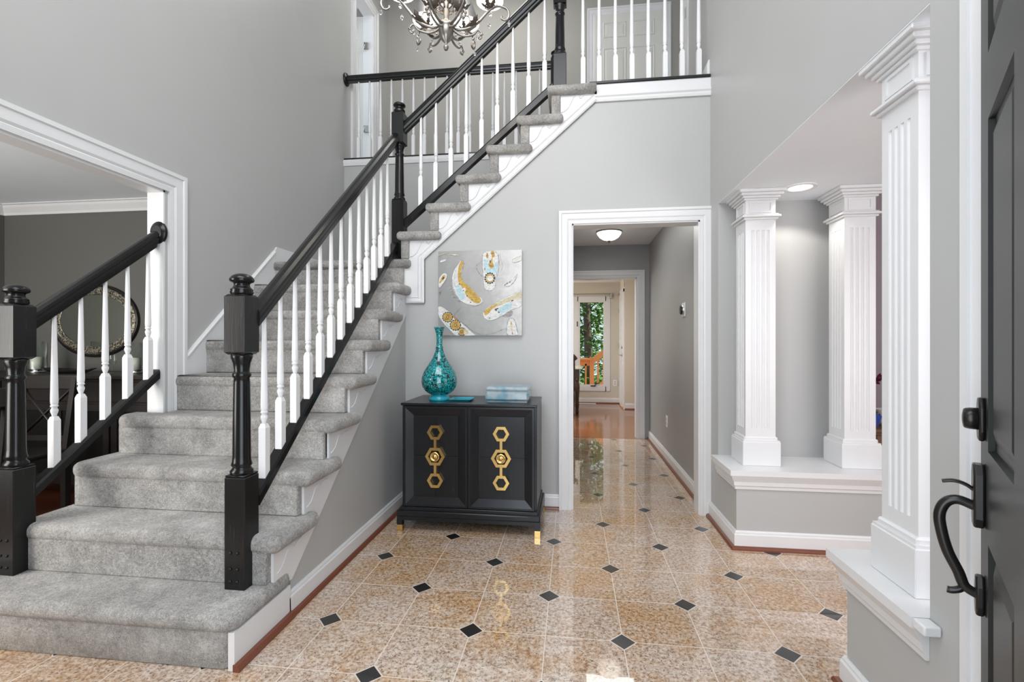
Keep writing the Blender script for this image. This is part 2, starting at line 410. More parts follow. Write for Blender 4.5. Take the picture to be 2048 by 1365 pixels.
# stairwell far knee wall and the floor upstairs
b = MB(); b.box((XL, 4.585, 1.5), (-.15, 4.69, ZF2)); struct('wall_stairwell', b, wall_m)
b = MB(); b.box((XL - 1.6, 4.69, 2.86), (4, 5.75, ZF2)); b.box((-.15, YB + .11, 2.86), (4, 4.69, ZF2)); struct('floor', b, carpet_m)
b = MB(); b.box((XL - .09, 5.72, ZF2), (1.5, 5.82, ZC)); struct('wall_upstairs', b, upper_m)
b = MB(); b.box((XL - 1.6, 5.85, ZF2), (XL - .09, 5.95, ZC)); b.box((XL - 1.7, 4.6, ZF2), (XL - 1.6, 5.95, ZC)); struct('wall_bedroom', b, upper_m)
b = MB(); b.box((1.5, YB, ZF2), (1.6, 5.8, ZC)); struct('wall_landing', b, upper_m)
# right foyer wall: bulkhead, corner pier, near pier
b = MB()
b.prism([(XR, .35, 0), (XR, 1.41, 0), (XR, 1.41, SOF), (XR, 3.28, SOF), (XR, 3.28, 0), (XR, YB + .11, 0), (XR, YB + .11, 2.86), (XR, 4.09, 2.86), (XR, 4.09, ZC), (XR, .35, ZC)], (.11, 0, 0))
struct('wall_right', b, wall_m)
b = MB(); b.box((XR, YB + .11, 0), (XR + .11, 6.10, 2.5)); struct('wall_hall', b, hall_m)
b = MB(); b.box((XR + .11, .35, SOF), (1.77, 3.4, SOF + .3)); b.box((XR + .001, 1.411, SOF - .003), (XR + .11, 3.279, SOF + .002)); struct('ceiling', b, ceil_m)
b = MB(); b.box((XR + .11, 3.28, 0), (1.70, 3.4, SOF)); struct('wall_niche', b, wall_m)
b = MB(); b.box((1.70, 4.2, 0), (5.2, 4.3, 2.7)); b.box((1.72, 3.4, 0), (1.62, 4.2, 2.7)); b.box((5.2, -.5, 0), (5.3, 4.3, 2.7)); struct('wall_living', b, purple_m)
b = MB(); b.box((1.77, -.5, 2.6), (5.3, 4.3, 2.7)); b.box((1.77, .35, SOF), (1.80, 3.4, 2.62)); struct('ceiling', b, ceil_m)
b = MB(); b.box((1.0, .2, 0), (5.3, .3, 2.7)); struct('wall_living', b, purple_m)
# knee walls
b = MB(); b.box((XR, 2.93, 0), (1.74, 3.28, .42)); struct('wall_knee', b, wall_m)
b = MB(); b.box((XR + .001, 1.41, 0), (XR + .22, 1.80, .44)); struct('wall_knee', b, wall_m)
# front wall around the doorway (behind the camera) with the upper window opening
b = MB(); b.box((XL, .25, 0), (-1.0, .35, 2.6)); b.box((.45, .25, 0), (XR, .35, 2.6)); b.box((XL, .25, 2.2), (XR, .35, 3.05)); b.box((XL, .25, 5.15), (XR, .35, ZC)); b.box((XL, .25, 3.05), (-2.0, .35, 5.15)); b.box((.8, .25, 3.05), (XR, .35, 5.15)); struct('wall_front', b, wall_m)
# hall beyond the opening
b = MB(); b.box((-.16, YB + .11, 0), (-.08, 6.1, 2.44)); struct('wall_hall', b, hall_m)
b = MB(); b.box((-.16, YB + .11, 2.41), (XR, 6.10, 2.5)); struct('ceiling', b, ceil_m)
b = MB(); b.box((.80, 6.1, 0), (1.4, 6.22, 2.5)); b.box((-.2, 6.1, 2.0), (.80, 6.22, 2.5)); struct('wall_hall', b, hall_m)
# kitchen shell
b = MB(); b.box((-4.4, 9.5, 0), (.157 - .03, 9.62, .33)); b.box((.157 - .03, 9.5, 0), (.64, 9.62, .33)); b.box((-4.4, 9.5, .33), (.10, 9.62, 2.4)); b.box((.10, 9.5, 2.0), (.64, 9.62, 2.4)); b.box((.64, 9.5, 0), (.97, 9.62, 2.4))
b.box((.93, 8.78, 0), (.97, 8.80, 2.4)); b.box((.93, 8.74, 2.12), (.99, 9.5, 2.4)); b.box((.93, 8.70, 0), (1.5, 8.78, 2.4)); b.box((1.4, 6.1, 0), (1.5, 8.78, 2.4)); b.box((-4.5, 6.1, 0), (-4.4, 9.6, 2.4)); b.box((-4.4, 6.1, 0), (-.16, 6.2, 2.4))
struct('wall_kitchen', b, kitchen_m)
b = MB(); b.box((-4.5, 6.22, 2.36), (1.5, 9.62, 2.45)); struct('ceiling', b, ceil_m)
# dining shell
b = MB(); b.box((-5.1, 3.7, 0), (-2.37, 3.8, 2.5)); b.box((-5.15, -.6, 0), (-5.05, 3.8, 2.5)); struct('wall_dining', b, dining_m)
b = MB(); b.box((-5.15, -.3, 0), (-2.37, -.2, 2.5)); b.box((XL - .10, .3, 0), (XL - .092, yo0, 2.5)); b.box((XL - .10, yo1, 0), (XL - .092, 3.7, 2.5)); b.box((XL - .10, yo0, zo), (XL - .092, yo1, 2.5)); struct('wall_dining', b, dining_m)
b = MB(); b.box((-5.15, -.3, 2.42), (-2.30, 3.8, 2.5)); struct('ceiling', b, ceil_m)

# ------------------------------------------------------------------ mouldings
CAS = [(0, 0), (.012, .0), (.014, .02), (.012, .024), (.018, .034), (.018, .07), (.024, .075), (.024, .092), (0, .092)]   # (out, across) inner edge first
def casing(name, p0, top, p1, inner_top, out, bottom0=0, bottom1=0, w=.092):
    """door casing around an opening: p0/p1 = (x,y) of the inner edges on the wall plane; out = wall normal"""
    p0 = Vector((*p0, 0)); p1 = Vector((*p1, 0)); d = (p1 - p0).normalized(); k = w / .092
    o = Vector(out); mb = MB()
    prof = [(a, c * k) for a, c in CAS]
    path = [p0 + Vector((0, 0, bottom0)), p0 + Vector((0, 0, inner_top)), p1 + Vector((0, 0, inner_top)), p1 + Vector((0, 0, bottom1))]
    ups = [-d, -d + Vector((0, 0, 1)), d + Vector((0, 0, 1)), d]
    mb.sweep(prof, path, lambda i: (o, ups[i]))
    return struct(name, mb, trim_m)
def jamb(name, p0, p1, top, depth_vec, t=.02, bottom=0):
    mb = MB(); p0 = Vector((*p0, 0)); p1 = Vector((*p1, 0)); d = (p1 - p0).normalized(); dv = Vector(depth_vec)
    up = Vector((0, 0, 1))
    for q, s in ((p0, 1), (p1, -1)):
        a = q + up * bottom; mb.prism([a, a + d * t * s, a + d * t * s + up * (top - bottom), a + up * (top - bottom)], dv)
    mb.prism([p0 + up * (top - t), p1 + up * (top - t), p1 + up * top, p0 + up * top], dv)
    return struct(name, mb, trim_m)
casing('trim_1', (XL, yo0), 0, (XL, yo1 + .02), zo - .0, (1, 0, 0), 0, .62, w=.115)
jamb('trim_2', (XL + .002, yo0), (XL + .002, yo1), zo, (-.10, 0, 0), .012)
casing('trim_3', (0.0, YB), 0, (.88, YB), 2.045, (0, -1, 0), w=.092)
jamb('trim_4', (-.002, YB - .002), (.882, YB - .002), 2.047, (0, .125, 0), .012)
casing('trim_5', (-.2, 6.1), 0, (.80, 6.1), 2.0, (0, -1, 0))
jamb('trim_6', (-.2, 6.098), (.802, 6.098), 2.002, (0, .13, 0), .012)
# upstairs door openings
casing('trim_7', (XL, 4.842), 0, (XL, 5.30), 4.97, (1, 0, 0), ZF2, ZF2, w=.11)
jamb('trim_8', (XL + .002, 4.842), (XL + .002, 5.30), 4.985, (-.12, 0, 0), .012, ZF2)
casing('trim_9', (.27, 5.72), 0, (1.04, 5.72), 5.03, (0, -1, 0), ZF2, ZF2)
b = MB(); b.box((XR - .012, 4.08, ZF2), (XR + .13, 4.22, 5.2)); struct('trim_10', b, trim_m)
b = MB(); b.box((XR - .016, 4.12, 3.90), (XR - .012, 4.15, 3.98)); tag(b.build('strike_plate', steel_m), 'small steel strike plate on the white upstairs jamb at far right of the balcony', 'strike plate')

BASE = [(0, 0), (.016, 0), (.016, .082), (.011, .090), (.011, .096), (.006, .105), (0, .105)]
QR = [(0, 0), (.02, 0), (.019, .008), (.014, .015), (.007, .019), (0, .02)]
def baseboard(name, pts, outs, z=0, qr=True, m=None, h=1.0):
    mb = MB(); mb.sweep([(a, c * h) for a, c in BASE], [(*p, z) for p in pts], lambda i: (outs[i], (0, 0, 1))); struct(name, mb, trim_m)
    if qr:
        mb = MB(); mb.sweep(QR, [(p[0] + outs[i][0] * .015, p[1] + outs[i][1] * .015, z) for i, p in enumerate(pts)], lambda i: (outs[i], (0, 0, 1)))
        struct(name.replace('baseboard', 'trim'), mb, m or qround_m)
baseboard('baseboard_stair', [(-1.235, 1.95), (-1.235, YB)], [(1, 0, 0), (1, -1, 0)])
baseboard('baseboard_back', [(-1.235, YB), (-.09, YB)], [(1, -1, 0), (0, -1, 0)])
baseboard('baseboard_right', [(XR, YB), (XR, 2.93), (1.74, 2.93)], [(-1, 0, 0), (-1, -1, 0), (0, -1, 0)])
baseboard('baseboard_near', [(XR, 1.24), (XR, 1.80), (1.17, 1.80)], [(-1, 0, 0), (-1, 1, 0), (0, 1, 0)])
baseboard('baseboard_hall', [(XR, YB + .12), (XR, 6.1)], [(-1, 0, 0), (-1, 0, 0)])
baseboard('baseboard_kitchen', [(-4, 9.5), (.93, 9.5), ], [(0, -1, 0), (-1, -1, 0)])
baseboard('baseboard_pantry', [(.93, 8.70), (1.4, 8.70)], [(0, -1, 0), (0, -1, 0)])
baseboard('baseboard_balcony', [(XR, YB + .02), (XR, 4.08)], [(-1, 0, 0), (-1, 0, 0)], z=ZF2, qr=False, h=1.3)
baseboard('baseboard_dining', [(-5.05, 3.7), (-2.4, 3.7)], [(0, -1, 0), (0, -1, 0)], qr=False)
# white band with black cap at the edge of the upstairs floor: front balcony and stairwell side
BAND = [(0, -.125), (.014, -.125), (.018, -.11), (.018, -.098), (.026, -.088), (.026, -.078), (.012, -.072), (.012, .0), (0, .0)]
b = MB(); b.strip(BAND, (.16, YB, ZF2), (XR, YB, ZF2), (0, -1, 0)); struct('trim_11', b, trim_m)
b = MB(); b.strip([(0, -.06), (.012, -.06), (.018, -.03), (.018, 0), (0, 0)], (XL, 4.585, ZF2), (-.15, 4.585, ZF2), (0, -1, 0)); struct('trim_12', b, trim_m)
# closet casing beside the front door on the right wall
b = MB(); b.box((XR - .018, 1.19, 0), (XR, 1.276, 2.3)); b.box((XR - .026, 1.255, 0), (XR, 1.276, 2.3)); b.box((XR - .022, 1.19, 0), (XR, 1.2, 2.3)); struct('trim_13', b, trim_m)
# crown moulding in the dining room
CR = [(0, 0), (0, -.09), (.012, -.09), (.018, -.07), (.05, -.03), (.058, -.012), (.075, -.008), (.075, 0)]
b = MB(); b.sweep(CR, [(-5.05, -.2, 2.42), (-5.05, 3.7, 2.42), (-2.39, 3.7, 2.42)], lambda i: [((1, 0, 0)), ((1, -1, 0)), ((0, -1, 0))][i] and ([(1, 0, 0), (1, -1, 0), (0, -1, 0)][i], (0, 0, 1))); struct('trim_14', b, trim_m)
# ledges of the two knee walls, with cove moulding
LED = [(0, -.115), (.010, -.115), (.012, -.10), (.018, -.092), (.020, -.07), (.034, -.045), (.040, -.032), (.046, -.03), (.046, 0), (0, 0)]
LZ = .462
b = MB(); b.sweep(LED, [(XR, 3.28, LZ), (XR, 2.93, LZ), (1.74, 2.93, LZ), (1.74, 3.28, LZ)], lambda i: ([(-1, 0, 0), (-1, -1, 0), (1, -1, 0), (1, 0, 0)][i], (0, 0, 1)))
b.box((XR, 2.93, LZ - .03), (1.74, 3.28, LZ)); struct('trim_15', b, trim_m)
b = MB(); b.sweep(LED, [(XR, 1.411, LZ), (XR, 1.80, LZ), (XR + .24, 1.80, LZ)], lambda i: ([(-1, 0, 0), (-1, 1, 0), (0, 1, 0)][i], (0, 0, 1)))
b.box((XR - .044, 1.365, LZ - .028), (XR - .001, 1.41, LZ), .005, 2); b.box((XR, 1.412, LZ - .03), (XR + .24, 1.80, LZ)); struct('trim_16', b, trim_m)

# ------------------------------------------------------------------ square fluted columns
def column(x0, y0, wx, wy, label, dx=0, dy=0):
    cx, cy = x0 + wx / 2, y0 + wy / 2
    t = thing('square_column', label, 'column', (cx, cy, LZ), 'white fluted square columns')
    z0, z1, z2, z3 = LZ, .605, .66, SOF
    g = .022
    b = MB(); b.box((x0 - g, y0 - g, z0), (x0 + wx + g, y0 + wy + g, z1), .003)
    b.prism([(x0 - g + .004, y0 - g + .004, z1), (x0 + wx + g - .004, y0 - g + .004, z1), (x0 + wx + g - .004, y0 + wy + g - .004, z1), (x0 - g + .004, y0 + wy + g - .004, z1)], (0, 0, .008))
    b.box((x0 - .010, y0 - .010, z1), (x0 + wx + .010, y0 + wy + .010, z1 + .028), .006)
    b.build('plinth', trim_m, t)
    b = MB()
    b.box((x0, y0, z1), (x0 + wx, y0 + wy, z1 + .075)); b.box((x0, y0, 1.87), (x0 + wx, y0 + wy, z3))
    def side(p, q):   # points of one fluted side, from p to q, inward on the left normal
        p, q = Vector(p), Vector(q); d = q - p; L = d.length; d /= L; n = Vector((-d.y, d.x)); out = [p]
        nf = 4; m = L * .16; pitch = (L - 2 * m) / nf; fw = pitch * .56
        for k in range(nf):
            c = m + pitch * (k + .5)
            for j in range(7):
                a = PI * j / 6; out.append(p + d * (c - math.cos(a) * fw / 2) + n * (math.sin(a) * fw * .42))
        return out
    c4 = [(x0, y0), (x0 + wx, y0), (x0 + wx, y0 + wy), (x0, y0 + wy)]
    pts = []
    for i in range(4): pts += side(c4[i], c4[(i + 1) % 4])
    b.prism([(p.x, p.y, z1 + .075) for p in pts], (0, 0, 1.87 - z1 - .075))
    b.build('shaft', trim_m, t)
    b = MB(); e = .0
    for za, zb, o in ((1.932, 1.945, .012), (1.945, 1.958, .024), (1.958, 1.966, .014), (2.048, 2.060, .012), (2.060, 2.074, .022), (2.074, 2.090, .034), (2.090, SOF - .001, .046)):
        b.box((x0 - o, y0 - o, za), (x0 + wx + o, y0 + wy + o, zb), .003)
    # raised frame on the frieze
    for (a0, a1, fx) in ((x0, x0 + wx, 0), (y0, y0 + wy, 1)):
        for (ua, ub, va, vb) in ((.02, -.02, 1.975, 1.985), (.02, -.02, 2.032, 2.042)):
            for sd in (0, 1):
                if fx == 0:
                    yy = y0 - .005 if sd == 0 else y0 + wy; b.box((a0 + .02, yy, va), (a1 - .02, yy + .005, vb))
                else:
                    xx = x0 - .005 if sd == 0 else x0 + wx; b.box((xx, a0 + .02, va), (xx + .005, a1 - .02, vb))
        for pos in (a0 + .02, a1 - .03):
            for sd in (0, 1):
                if fx == 0:
                    yy = y0 - .005 if sd == 0 else y0 + wy; b.box((pos, yy, 1.985), (pos + .01, yy + .005, 2.032))
                else:
                    xx = x0 - .005 if sd == 0 else x0 + wx; b.box((xx, pos, 1.985), (xx + .005, pos + .01, 2.032))
    b.build('capital', trim_m, t)
    return t
column(1.035, 3.03, .17, .17, 'white fluted square column nearest the hall doorway, on the far ledge')
column(1.585, 3.03, .17, .17, 'white fluted square column on the right end of the far ledge, beside the mauve room')
column(1.00, 1.53, .165, .165, 'large white fluted square column on the near ledge by the front door')

# ------------------------------------------------------------------ staircase
R = .202; RUN = .229; NOSE = .030
SX0, SX1 = -2.40, -1.235     # lower flight body
YR = [None] + [1.61 + RUN * (k - 1) for k in range(1, 10)]
stairs = thing('staircase', 'grey carpeted staircase with white stringers turning right at a landing', 'staircase', (-1.8, 1.6, 0))
def plan_prism(pts, z0, z1, bev=.030, seg=5):
    m = MB(); m.smooth = True; m.prism([(x, y, z0) for x, y in pts], (0, 0, z1 - z0), bev, seg); return m
def rounded(x0, y0, x1, y1, rads, n=6):
    """rads: bl, br, tr, tl"""
    out = []
    for (cx, cy, r, a0) in ((x0, y0, rads[0], PI), (x1, y0, rads[1], 1.5 * PI), (x1, y1, rads[2], 0), (x0, y1, rads[3], .5 * PI)):
        sx = 1 if cx == x0 else -1; sy = 1 if cy == y0 else -1
        if r <= .001: out.append((cx, cy)); continue
        for k in range(n + 1):
            a = a0 + .5 * PI * k / n; out.append((cx + sx * r + r * math.cos(a), cy + sy * r + r * math.sin(a)))
    return out
TH = .072
def wavy(mb):
    for v in mb.bm.verts:
        v.co += Vector((math.sin(v.co.y * 23 + v.co.z * 9), math.sin(v.co.x * 19 + v.co.z * 7), math.sin(v.co.x * 11 + v.co.y * 17))) * .0018
    return mb
for k in range(1, 9):
    y = YR[k]; z = R * k
    xl = {1: -2.74, 2: -2.455, 3: -2.455}.get(k, XL)
    if k == 4: xl = -2.44
    xr = -1.185
    if k == 1:
        wavy(plan_prism(rounded(xl, y - NOSE + .005, -1.215, 1.96, (.28, .05, .03, .02)), z - TH + .005, z)).build('tread', carpet_m, stairs)
        wavy(plan_prism(rounded(xl + .03, y - .006, -1.245, 1.94, (.25, .03, .01, .01)), 0.0, z - .02, .004, 1)).build('riser', carpet_m, stairs)
        continue
    yb = y + .31 if k < 8 else y + .26
    rads = (.085, .03, .03, .01) if k <= 4 else (.004, .03, .03, .004)
    if k == 4:   # runs into the jamb of the dining opening
        pts = [(-2.44, 2.425), (-2.44, y + .05)] + rounded(-2.44, y - NOSE, xr, yb, (.085, .03, .03, .0))[0:7][1:] + rounded(-2.44, y - NOSE, xr, yb, (.085, .03, .03, 0))[7:-1] + [(XL, yb), (XL, 2.425)]
    else: pts = rounded(xl, y - NOSE, xr, yb, rads)
    wavy(plan_prism(pts, z - TH, z)).build('tread', carpet_m, stairs)
    bx0 = -2.40 if k <= 4 else XL
    m = MB()
    m.box((bx0, y - .022, z - R), (-1.241, min(y + RUN, 3.4) if k > 4 or k < 4 else 2.41, z - .03), .006, 2)
    if k == 4: m.box((XL, y, z - R), (-1.241, y + RUN, z - .03))
    m.build('riser', carpet_m, stairs)
# landing (9th) and the riser below it
z9 = 9 * R
wavy(plan_prism([(XL, YR[9] - NOSE), (-1.19, YR[9] - NOSE), (-1.19, YB - .01), (-1.24, YB + .12), (-1.0, 3.6), (-1.0, 4.585), (XL, 4.585)], z9 - TH, z9)).build('landing', carpet_m, stairs)
m = MB(); m.box((XL, YR[9] - .010, z9 - R), (-1.241, YR[9] + .11, z9 - .03)); m.build('riser', carpet_m, stairs)
# right stringer: white sawtooth
pts = [(-1.235, 1.98, .13)]
for k in range(2, 10):
    pts.append((-1.235, YR[k] + .012, (k - 1) * R - .03)); pts.append((-1.235, YR[k] + .012, k * R - .04))
pts += [(-1.235, YB, z9 - .04), (-1.235, YB, 1.405)]
pts = [(-1.235, 1.985, .15)] + pts[1:]
MBs = MB(); MBs.prism(pts, (-.012, 0, 0))
for v in MBs.bm.verts: v.co.x += .006
MBs.build('stringer', trim_m, stairs)
m = MB(); m.prism([(-1.219, 1.605, 0), (-1.219, 1.96, 0), (-1.219, 1.955, .140), (-1.219, 1.605, .140)], (-.025, 0, 0)); m.build('skirt_board', trim_m, stairs)
m = MB(); m.strip([(0, 0), (.026, 0), (.026, .012), (.018, .024), (0, .026)], (-1.222, 1.60, 0), (-1.222, 1.96, 0), (1, 0, 0)); m.build('shoe_moulding', qround_m, stairs, 'red-brown stained shoe moulding')
# scroll bracket lines on the stringers
def scroll(px, n, out, sgn, r=.0022):
    """px: origin at tread back/bottom; u along run, v up; n normal"""
    pts2 = [(0, -.0), (.022, .006), (.045, .022), (.062, .048), (.078, .076), (.098, .088), (.112, .086), (.118, .074), (.128, .070), (.142, .082), (.160, .090), (.185, .092)]
    return pts2
for k in range(2, 9):
    y0, z0 = YR[k], (k - 1) * R
    P = [(-1.227, y0 + .03 + u * 1.0, z0 + .025 + v * .9) for u, v in scroll(0, 0, 0, 1)]
    m = MB(); m.tube(P, .0022, 6)
    m.tube([(-1.228, y0 + .10, z0 + .150), (-1.222, y0 + .10, z0 + .150)], .006, 8); m.build('scroll_bracket', trim_m, stairs)
# left wall skirt board
sl = R / RUN
m = MB(); m.prism([(XL, 2.56, .80), (XL, 2.56, 1.10), (XL, 3.42, 1.885), (XL, 3.46, 1.935), (XL, 4.58, 1.935), (XL, 4.58, 1.80), (XL, 3.5, 1.80), (XL, 3.2, 1.3), (XL, 2.75, .8)], (.014, 0, 0))
m.strip([(0, 0), (.022, .004), (.022, .014), (.014, .022), (0, .024)], (XL, 2.56, 1.085), (XL, 3.43, 1.88), (1, 0, 0)); m.build('skirt_board', trim_m, stairs)
m = MB(); m.box((XL, 4.565, z9), (-1.0, 4.585, z9 + .11)); m.build('skirt_board', trim_m, stairs)
# left cheek of the open steps
m = MB(); m.prism([(-2.40, 1.86, 0), (-2.40, 2.43, 0), (-2.40, 2.43, .76), (-2.40, 2.29, .74), (-2.40, 2.29, .55), (-2.40, 2.06, .55), (-2.40, 2.06, .35), (-2.40, 1.86, .35)], (-.015, 0, 0)); m.build('stringer', dark_m, stairs, 'dark stringer on the dining room side')

# upper flight: treads 10..15 rising to +X ; open side faces the camera
XU = [None] * 10 + [-1.262 + .224 * (k - 10) for k in range(10, 16)]     # riser planes
YS0, YS1 = 3.40, 4.585
for k in range(10, 16):
    x = XU[k]; z = k * R
    xb = x + .306
    if k == 15: xb = x + .315
    if k == 15: pl = [(x - NOSE, YS0), (xb, YS0), (xb, YB + .02), (x + .06, YB + .02), (x + .06, YS1), (x - NOSE, YS1)]
    else: pl = rounded(x - NOSE, YS0, xb, YS1, (.02, .028, .01, .004))
    wavy(plan_prism(pl, z - .066, z, .030, 5)).build('tread', carpet_m, stairs)
    m = MB(); m.smooth = False; m.box((x - .004, 3.435, z - R + .0), (x + .062, 4.58, z - .03), .012, 3)
    m.build('riser', carpet_m, stairs)
# upper stringer (white) on the painting wall plane
top = [(-1.262, z9 - .01)]
pts = [(-1.262, 1.489), (-1.086, 1.489), (-1.086, 1.815), (.175, 2.915), (.175, 15 * R - .045)]
saw = []
for k in range(15, 9, -1):
    saw.append((XU[k] + .03, k * R - .03)); saw.append((XU[k] + .03, (k - 1) * R - .03))
pts += saw + [(-1.262, 9 * R - .03)]
m = MB(); m.prism([(x, YB - .012, z) for x, z in pts], (0, .03, 0)); m.build('stringer', trim_m, stairs)
MO = [(0, 0), (.018, 0), (.024, .010), (.024, .018), (.014, .026), (.014, .036), (.020, .044), (.012, .052), (0, .052)]
import mathutils
path = [(-1.225, YB, 1.489), (-1.086, YB, 1.489), (-1.086, YB, 1.815), (.175, YB, 2.915)]
def nrm(a, b):
    v = Vector((b[0] - a[0], 0, b[2] - a[2])).normalized(); return Vector((-v.z, 0, v.x))
ns = [nrm(path[0], path[1]), nrm(path[1], path[2]), nrm(path[2], path[3]), nrm((0, 0, 0), (1, 0, 0))]
def mit(a, b): v = (a + b); return v / (v.length_squared / 2) if v.length > 0 else a
ups = [ns[0], mit(ns[0], ns[1]), mit(ns[1], ns[2]), mit(ns[2], ns[3])]
m = MB(); m.sweep(MO, path, lambda i: ((0, -1, 0), ups[i])); m.build('stringer_moulding', trim_m, stairs)
for k in range(10, 16):
    P = [(XU[k] + .066 + u * 1.1, YB - .0135, (k - 1) * R + .015 + v * 1.35) for u, v in scroll(0, 0, 0, 1)]
    m = MB(); m.tube(P, .0034, 6); m.build('scroll_bracket', trim_m, stairs)

# ------------------------------------------------------------------ railings
def baluster_mesh(h, base_h, taper=.4):
    """square foot cut to stand on the rake, turned neck, tapering shaft"""
    w = .016; m = MB()
    m.box((-w, -w, -.03), (w, w, base_h - .012))
    a = [(-w, -w), (w, -w), (w, w), (-w, w)]; i = .010
    vs = [(x, y, base_h - .012) for x, y in a] + [(x * i / w, y * i / w, base_h + .006) for x, y in a]
    m._hull(vs, [(4, 5, 6, 7), (0, 1, 5, 4), (1, 2, 6, 5), (2, 3, 7, 6), (3, 0, 4, 7)])
    z = base_h
    prof = [(.0095, z), (.0095, z + .012), (.0145, z + .028), (.0150, z + .036), (.0100, z + .048), (.0150, z + .052), (.0150, z + .058), (.0115, z + .061), (.0145, z + .065), (.0145, z + .071), (.0150, z + .076), (.0150, z + .09)]
    prof += [(.0150 - .0075 * q / 5, z + .09 + (h - z - .09) * q / 5) for q in range(1, 6)]
    m.lathe(prof, (0, 0, 0), 12); return m
def sloped_baluster(kind_h, base_h): return baluster_mesh(kind_h, base_h)
BAL = {}
def baluster(parent, loc, h, base_h, key):
    if key not in BAL:
        m = baluster_mesh(h, base_h); o = m.build('baluster', bal_m, None); BAL[key] = o
    else:
        o = BAL[key].copy(); COL.objects.link(o)
    o.parent = parent; o.location = Vector(loc) - wloc(parent); return o
RAILP = [(-.018, -.036), (.018, -.036), (.020, -.026), (.030, -.020), (.033, -.004), (.031, .006), (.033, .012), (.030, .024), (.018, .034), (0, .037), (-.018, .034), (-.030, .024), (-.033, .012), (-.031, .006), (-.033, -.004), (-.030, -.020), (-.020, -.026)]
def handrail(parent, a, b, mat=None):
    a, b = Vector(a), Vector(b); d = (b - a).normalized(); side = d.cross(Vector((0, 0, 1))).normalized(); up = Vector((0, 0, 1)); k = 1 / math.hypot(d.x, d.y)
    m = MB(); m.sweep([(x, z * (k if True else 1) * .98) for x, z in RAILP], [a, b], lambda i: (side, up)); return m.build('handrail', mat or black_m, parent)
def shoe(parent, a, b, w=.028, h=.05):
    a, b = Vector(a), Vector(b); d = (b - a).normalized(); side = d.cross(Vector((0, 0, 1))).normalized()
    m = MB(); m.sweep([(-w, -h), (w, -h), (w, -.012), (w - .006, 0), (-w + .006, 0), (-w, -.012)], [a, b], lambda i: (side, (0, 0, 1))); return m.build('shoe_rail', black_m, parent)
def newel(parent, x, y, zb, z1, z2, z3, z4, w=.045, mat=None, shaft_mat=None, bolts=False, upper_mat=None):
    """square base zb-z1, turned shaft z1-z2, square block z2-z3, cap to z4"""
    m = MB(); m.box((x - w, y - w, zb), (x + w, y + w, z1 - .012), .003)
    i = w * .93
    m.prism([(x - w + .003, y - w + .003, z1 - .012), (x + w - .003, y - w + .003, z1 - .012), (x + w - .003, y + w - .003, z1 - .012), (x - w + .003, y + w - .003, z1 - .012)], (0, 0, .010), .004, 2)
    n = m.build('newel_post', mat or black_m, parent)
    L = z2 - z1
    m = MB(); m.lathe([(.043, z1 - .004), (.044, z1 + .010), (.036, z1 + .020), (.034, z1 + .026), (.0405, z1 + .034), (.036, z1 + .048), (.0345, z1 + .07), (.0335, z1 + L * .4), (.031, z2 - L * .24), (.029, z2 - L * .20), (.035, z2 - L * .185), (.036, z2 - L * .165), (.030, z2 - L * .15), (.029, z2 - L * .13), (.033, z2 - L * .07), (.041, z2 - L * .025), (.041, z2 + .002)], (x, y, 0), 24)
    m.build('shaft', shaft_mat or black_m, n)
    m = MB(); ch = .010
    m.box((x - w, y - w, z2 + ch), (x + w, y + w, z3 - ch))
    for (za, zb2) in ((z2 + ch, z2), (z3 - ch, z3)):
        a = [(-w, -w), (w, -w), (w, w), (-w, w)]; j = w - ch
        vs = [(x + p, y + q, za) for p, q in a] + [(x + p * j / w, y + q * j / w, zb2) for p, q in a]
        m._hull(vs, [(4, 5, 6, 7), (0, 1, 5, 4), (1, 2, 6, 5), (2, 3, 7, 6), (3, 0, 4, 7)])
    m.build('block', upper_mat or mat or black_m, n)
    hh = z4 - z3
    m = MB(); m.lathe([(.036, z3 - .003), (.042, z3 + .003), (.044, z3 + hh * .10), (.041, z3 + hh * .19), (.043, z3 + hh * .23), (.037, z3 + hh * .30), (.031, z3 + hh * .38), (.029, z3 + hh * .48), (.033, z3 + hh * .55), (.043, z3 + hh * .60), (.0465, z3 + hh * .66), (.045, z3 + hh * .76), (.037, z3 + hh * .88), (.024, z3 + hh * .96), (.010, z3 + hh * .995), (.001, z4)], (x, y, 0), 24)
    m.build('cap', shaft_mat or black_m, n)
    if bolts:
        for dz in (.035, .085, .15):
            for dx in (-.017, .014):
                m = MB(); m.lathe([(.006, 0), (.006, .003), (.003, .0055)], (x + dx, y - w, zb + dz), 10, axis=(0, -1, 0)); m.build('bolt', bronze_m, n)
    return n
def rosette(parent, c, axis, ra=.056, rb=.062):
    m = MB(); m.lathe([(1.0, 0), (1.0, .008), (.93, .016), (.80, .018), (.72, .024), (.55, .026)], (0, 0, 0), 28)
    A = Vector(axis).normalized(); up = Vector((0, 0, 1)); sd = up.cross(A).normalized()
    for v in m.bm.verts:
        p = v.co.copy(); v.co = Vector(c) + sd * p.x * ra + up * p.y * rb + A * p.z
    return m.build('rosette', black_m, parent)
# --- lower right railing
rt = thing('stair_railing', 'long white baluster railing with black handrail up the right side of the lower flight', 'stair railing', (-1.345, 1.82, R), 'black and white stair railings')
newel(rt, -1.345, 1.815, R, .665, 1.150, 1.395, 1.482, mat=worn_m, bolts=True)
XRR = -1.325
def zr(y): return 1.345 + (y - 1.865) * .884 - .037
handrail(rt, (XRR, 1.855, zr(1.855) + 0), (XRR, 3.475, zr(3.475)))
def zs(y): return .612 + (y - 1.913) * .861
shoe(rt, (XRR, 1.86, zs(1.86)), (XRR, 3.47, zs(3.47)))
for i in range(13):
    y = 1.93 + .1165 * i
    baluster(rt, (XRR, y, zs(y)), zr(y) - zs(y), .215 if i % 2 == 0 else .215, 'r%d' % 0)
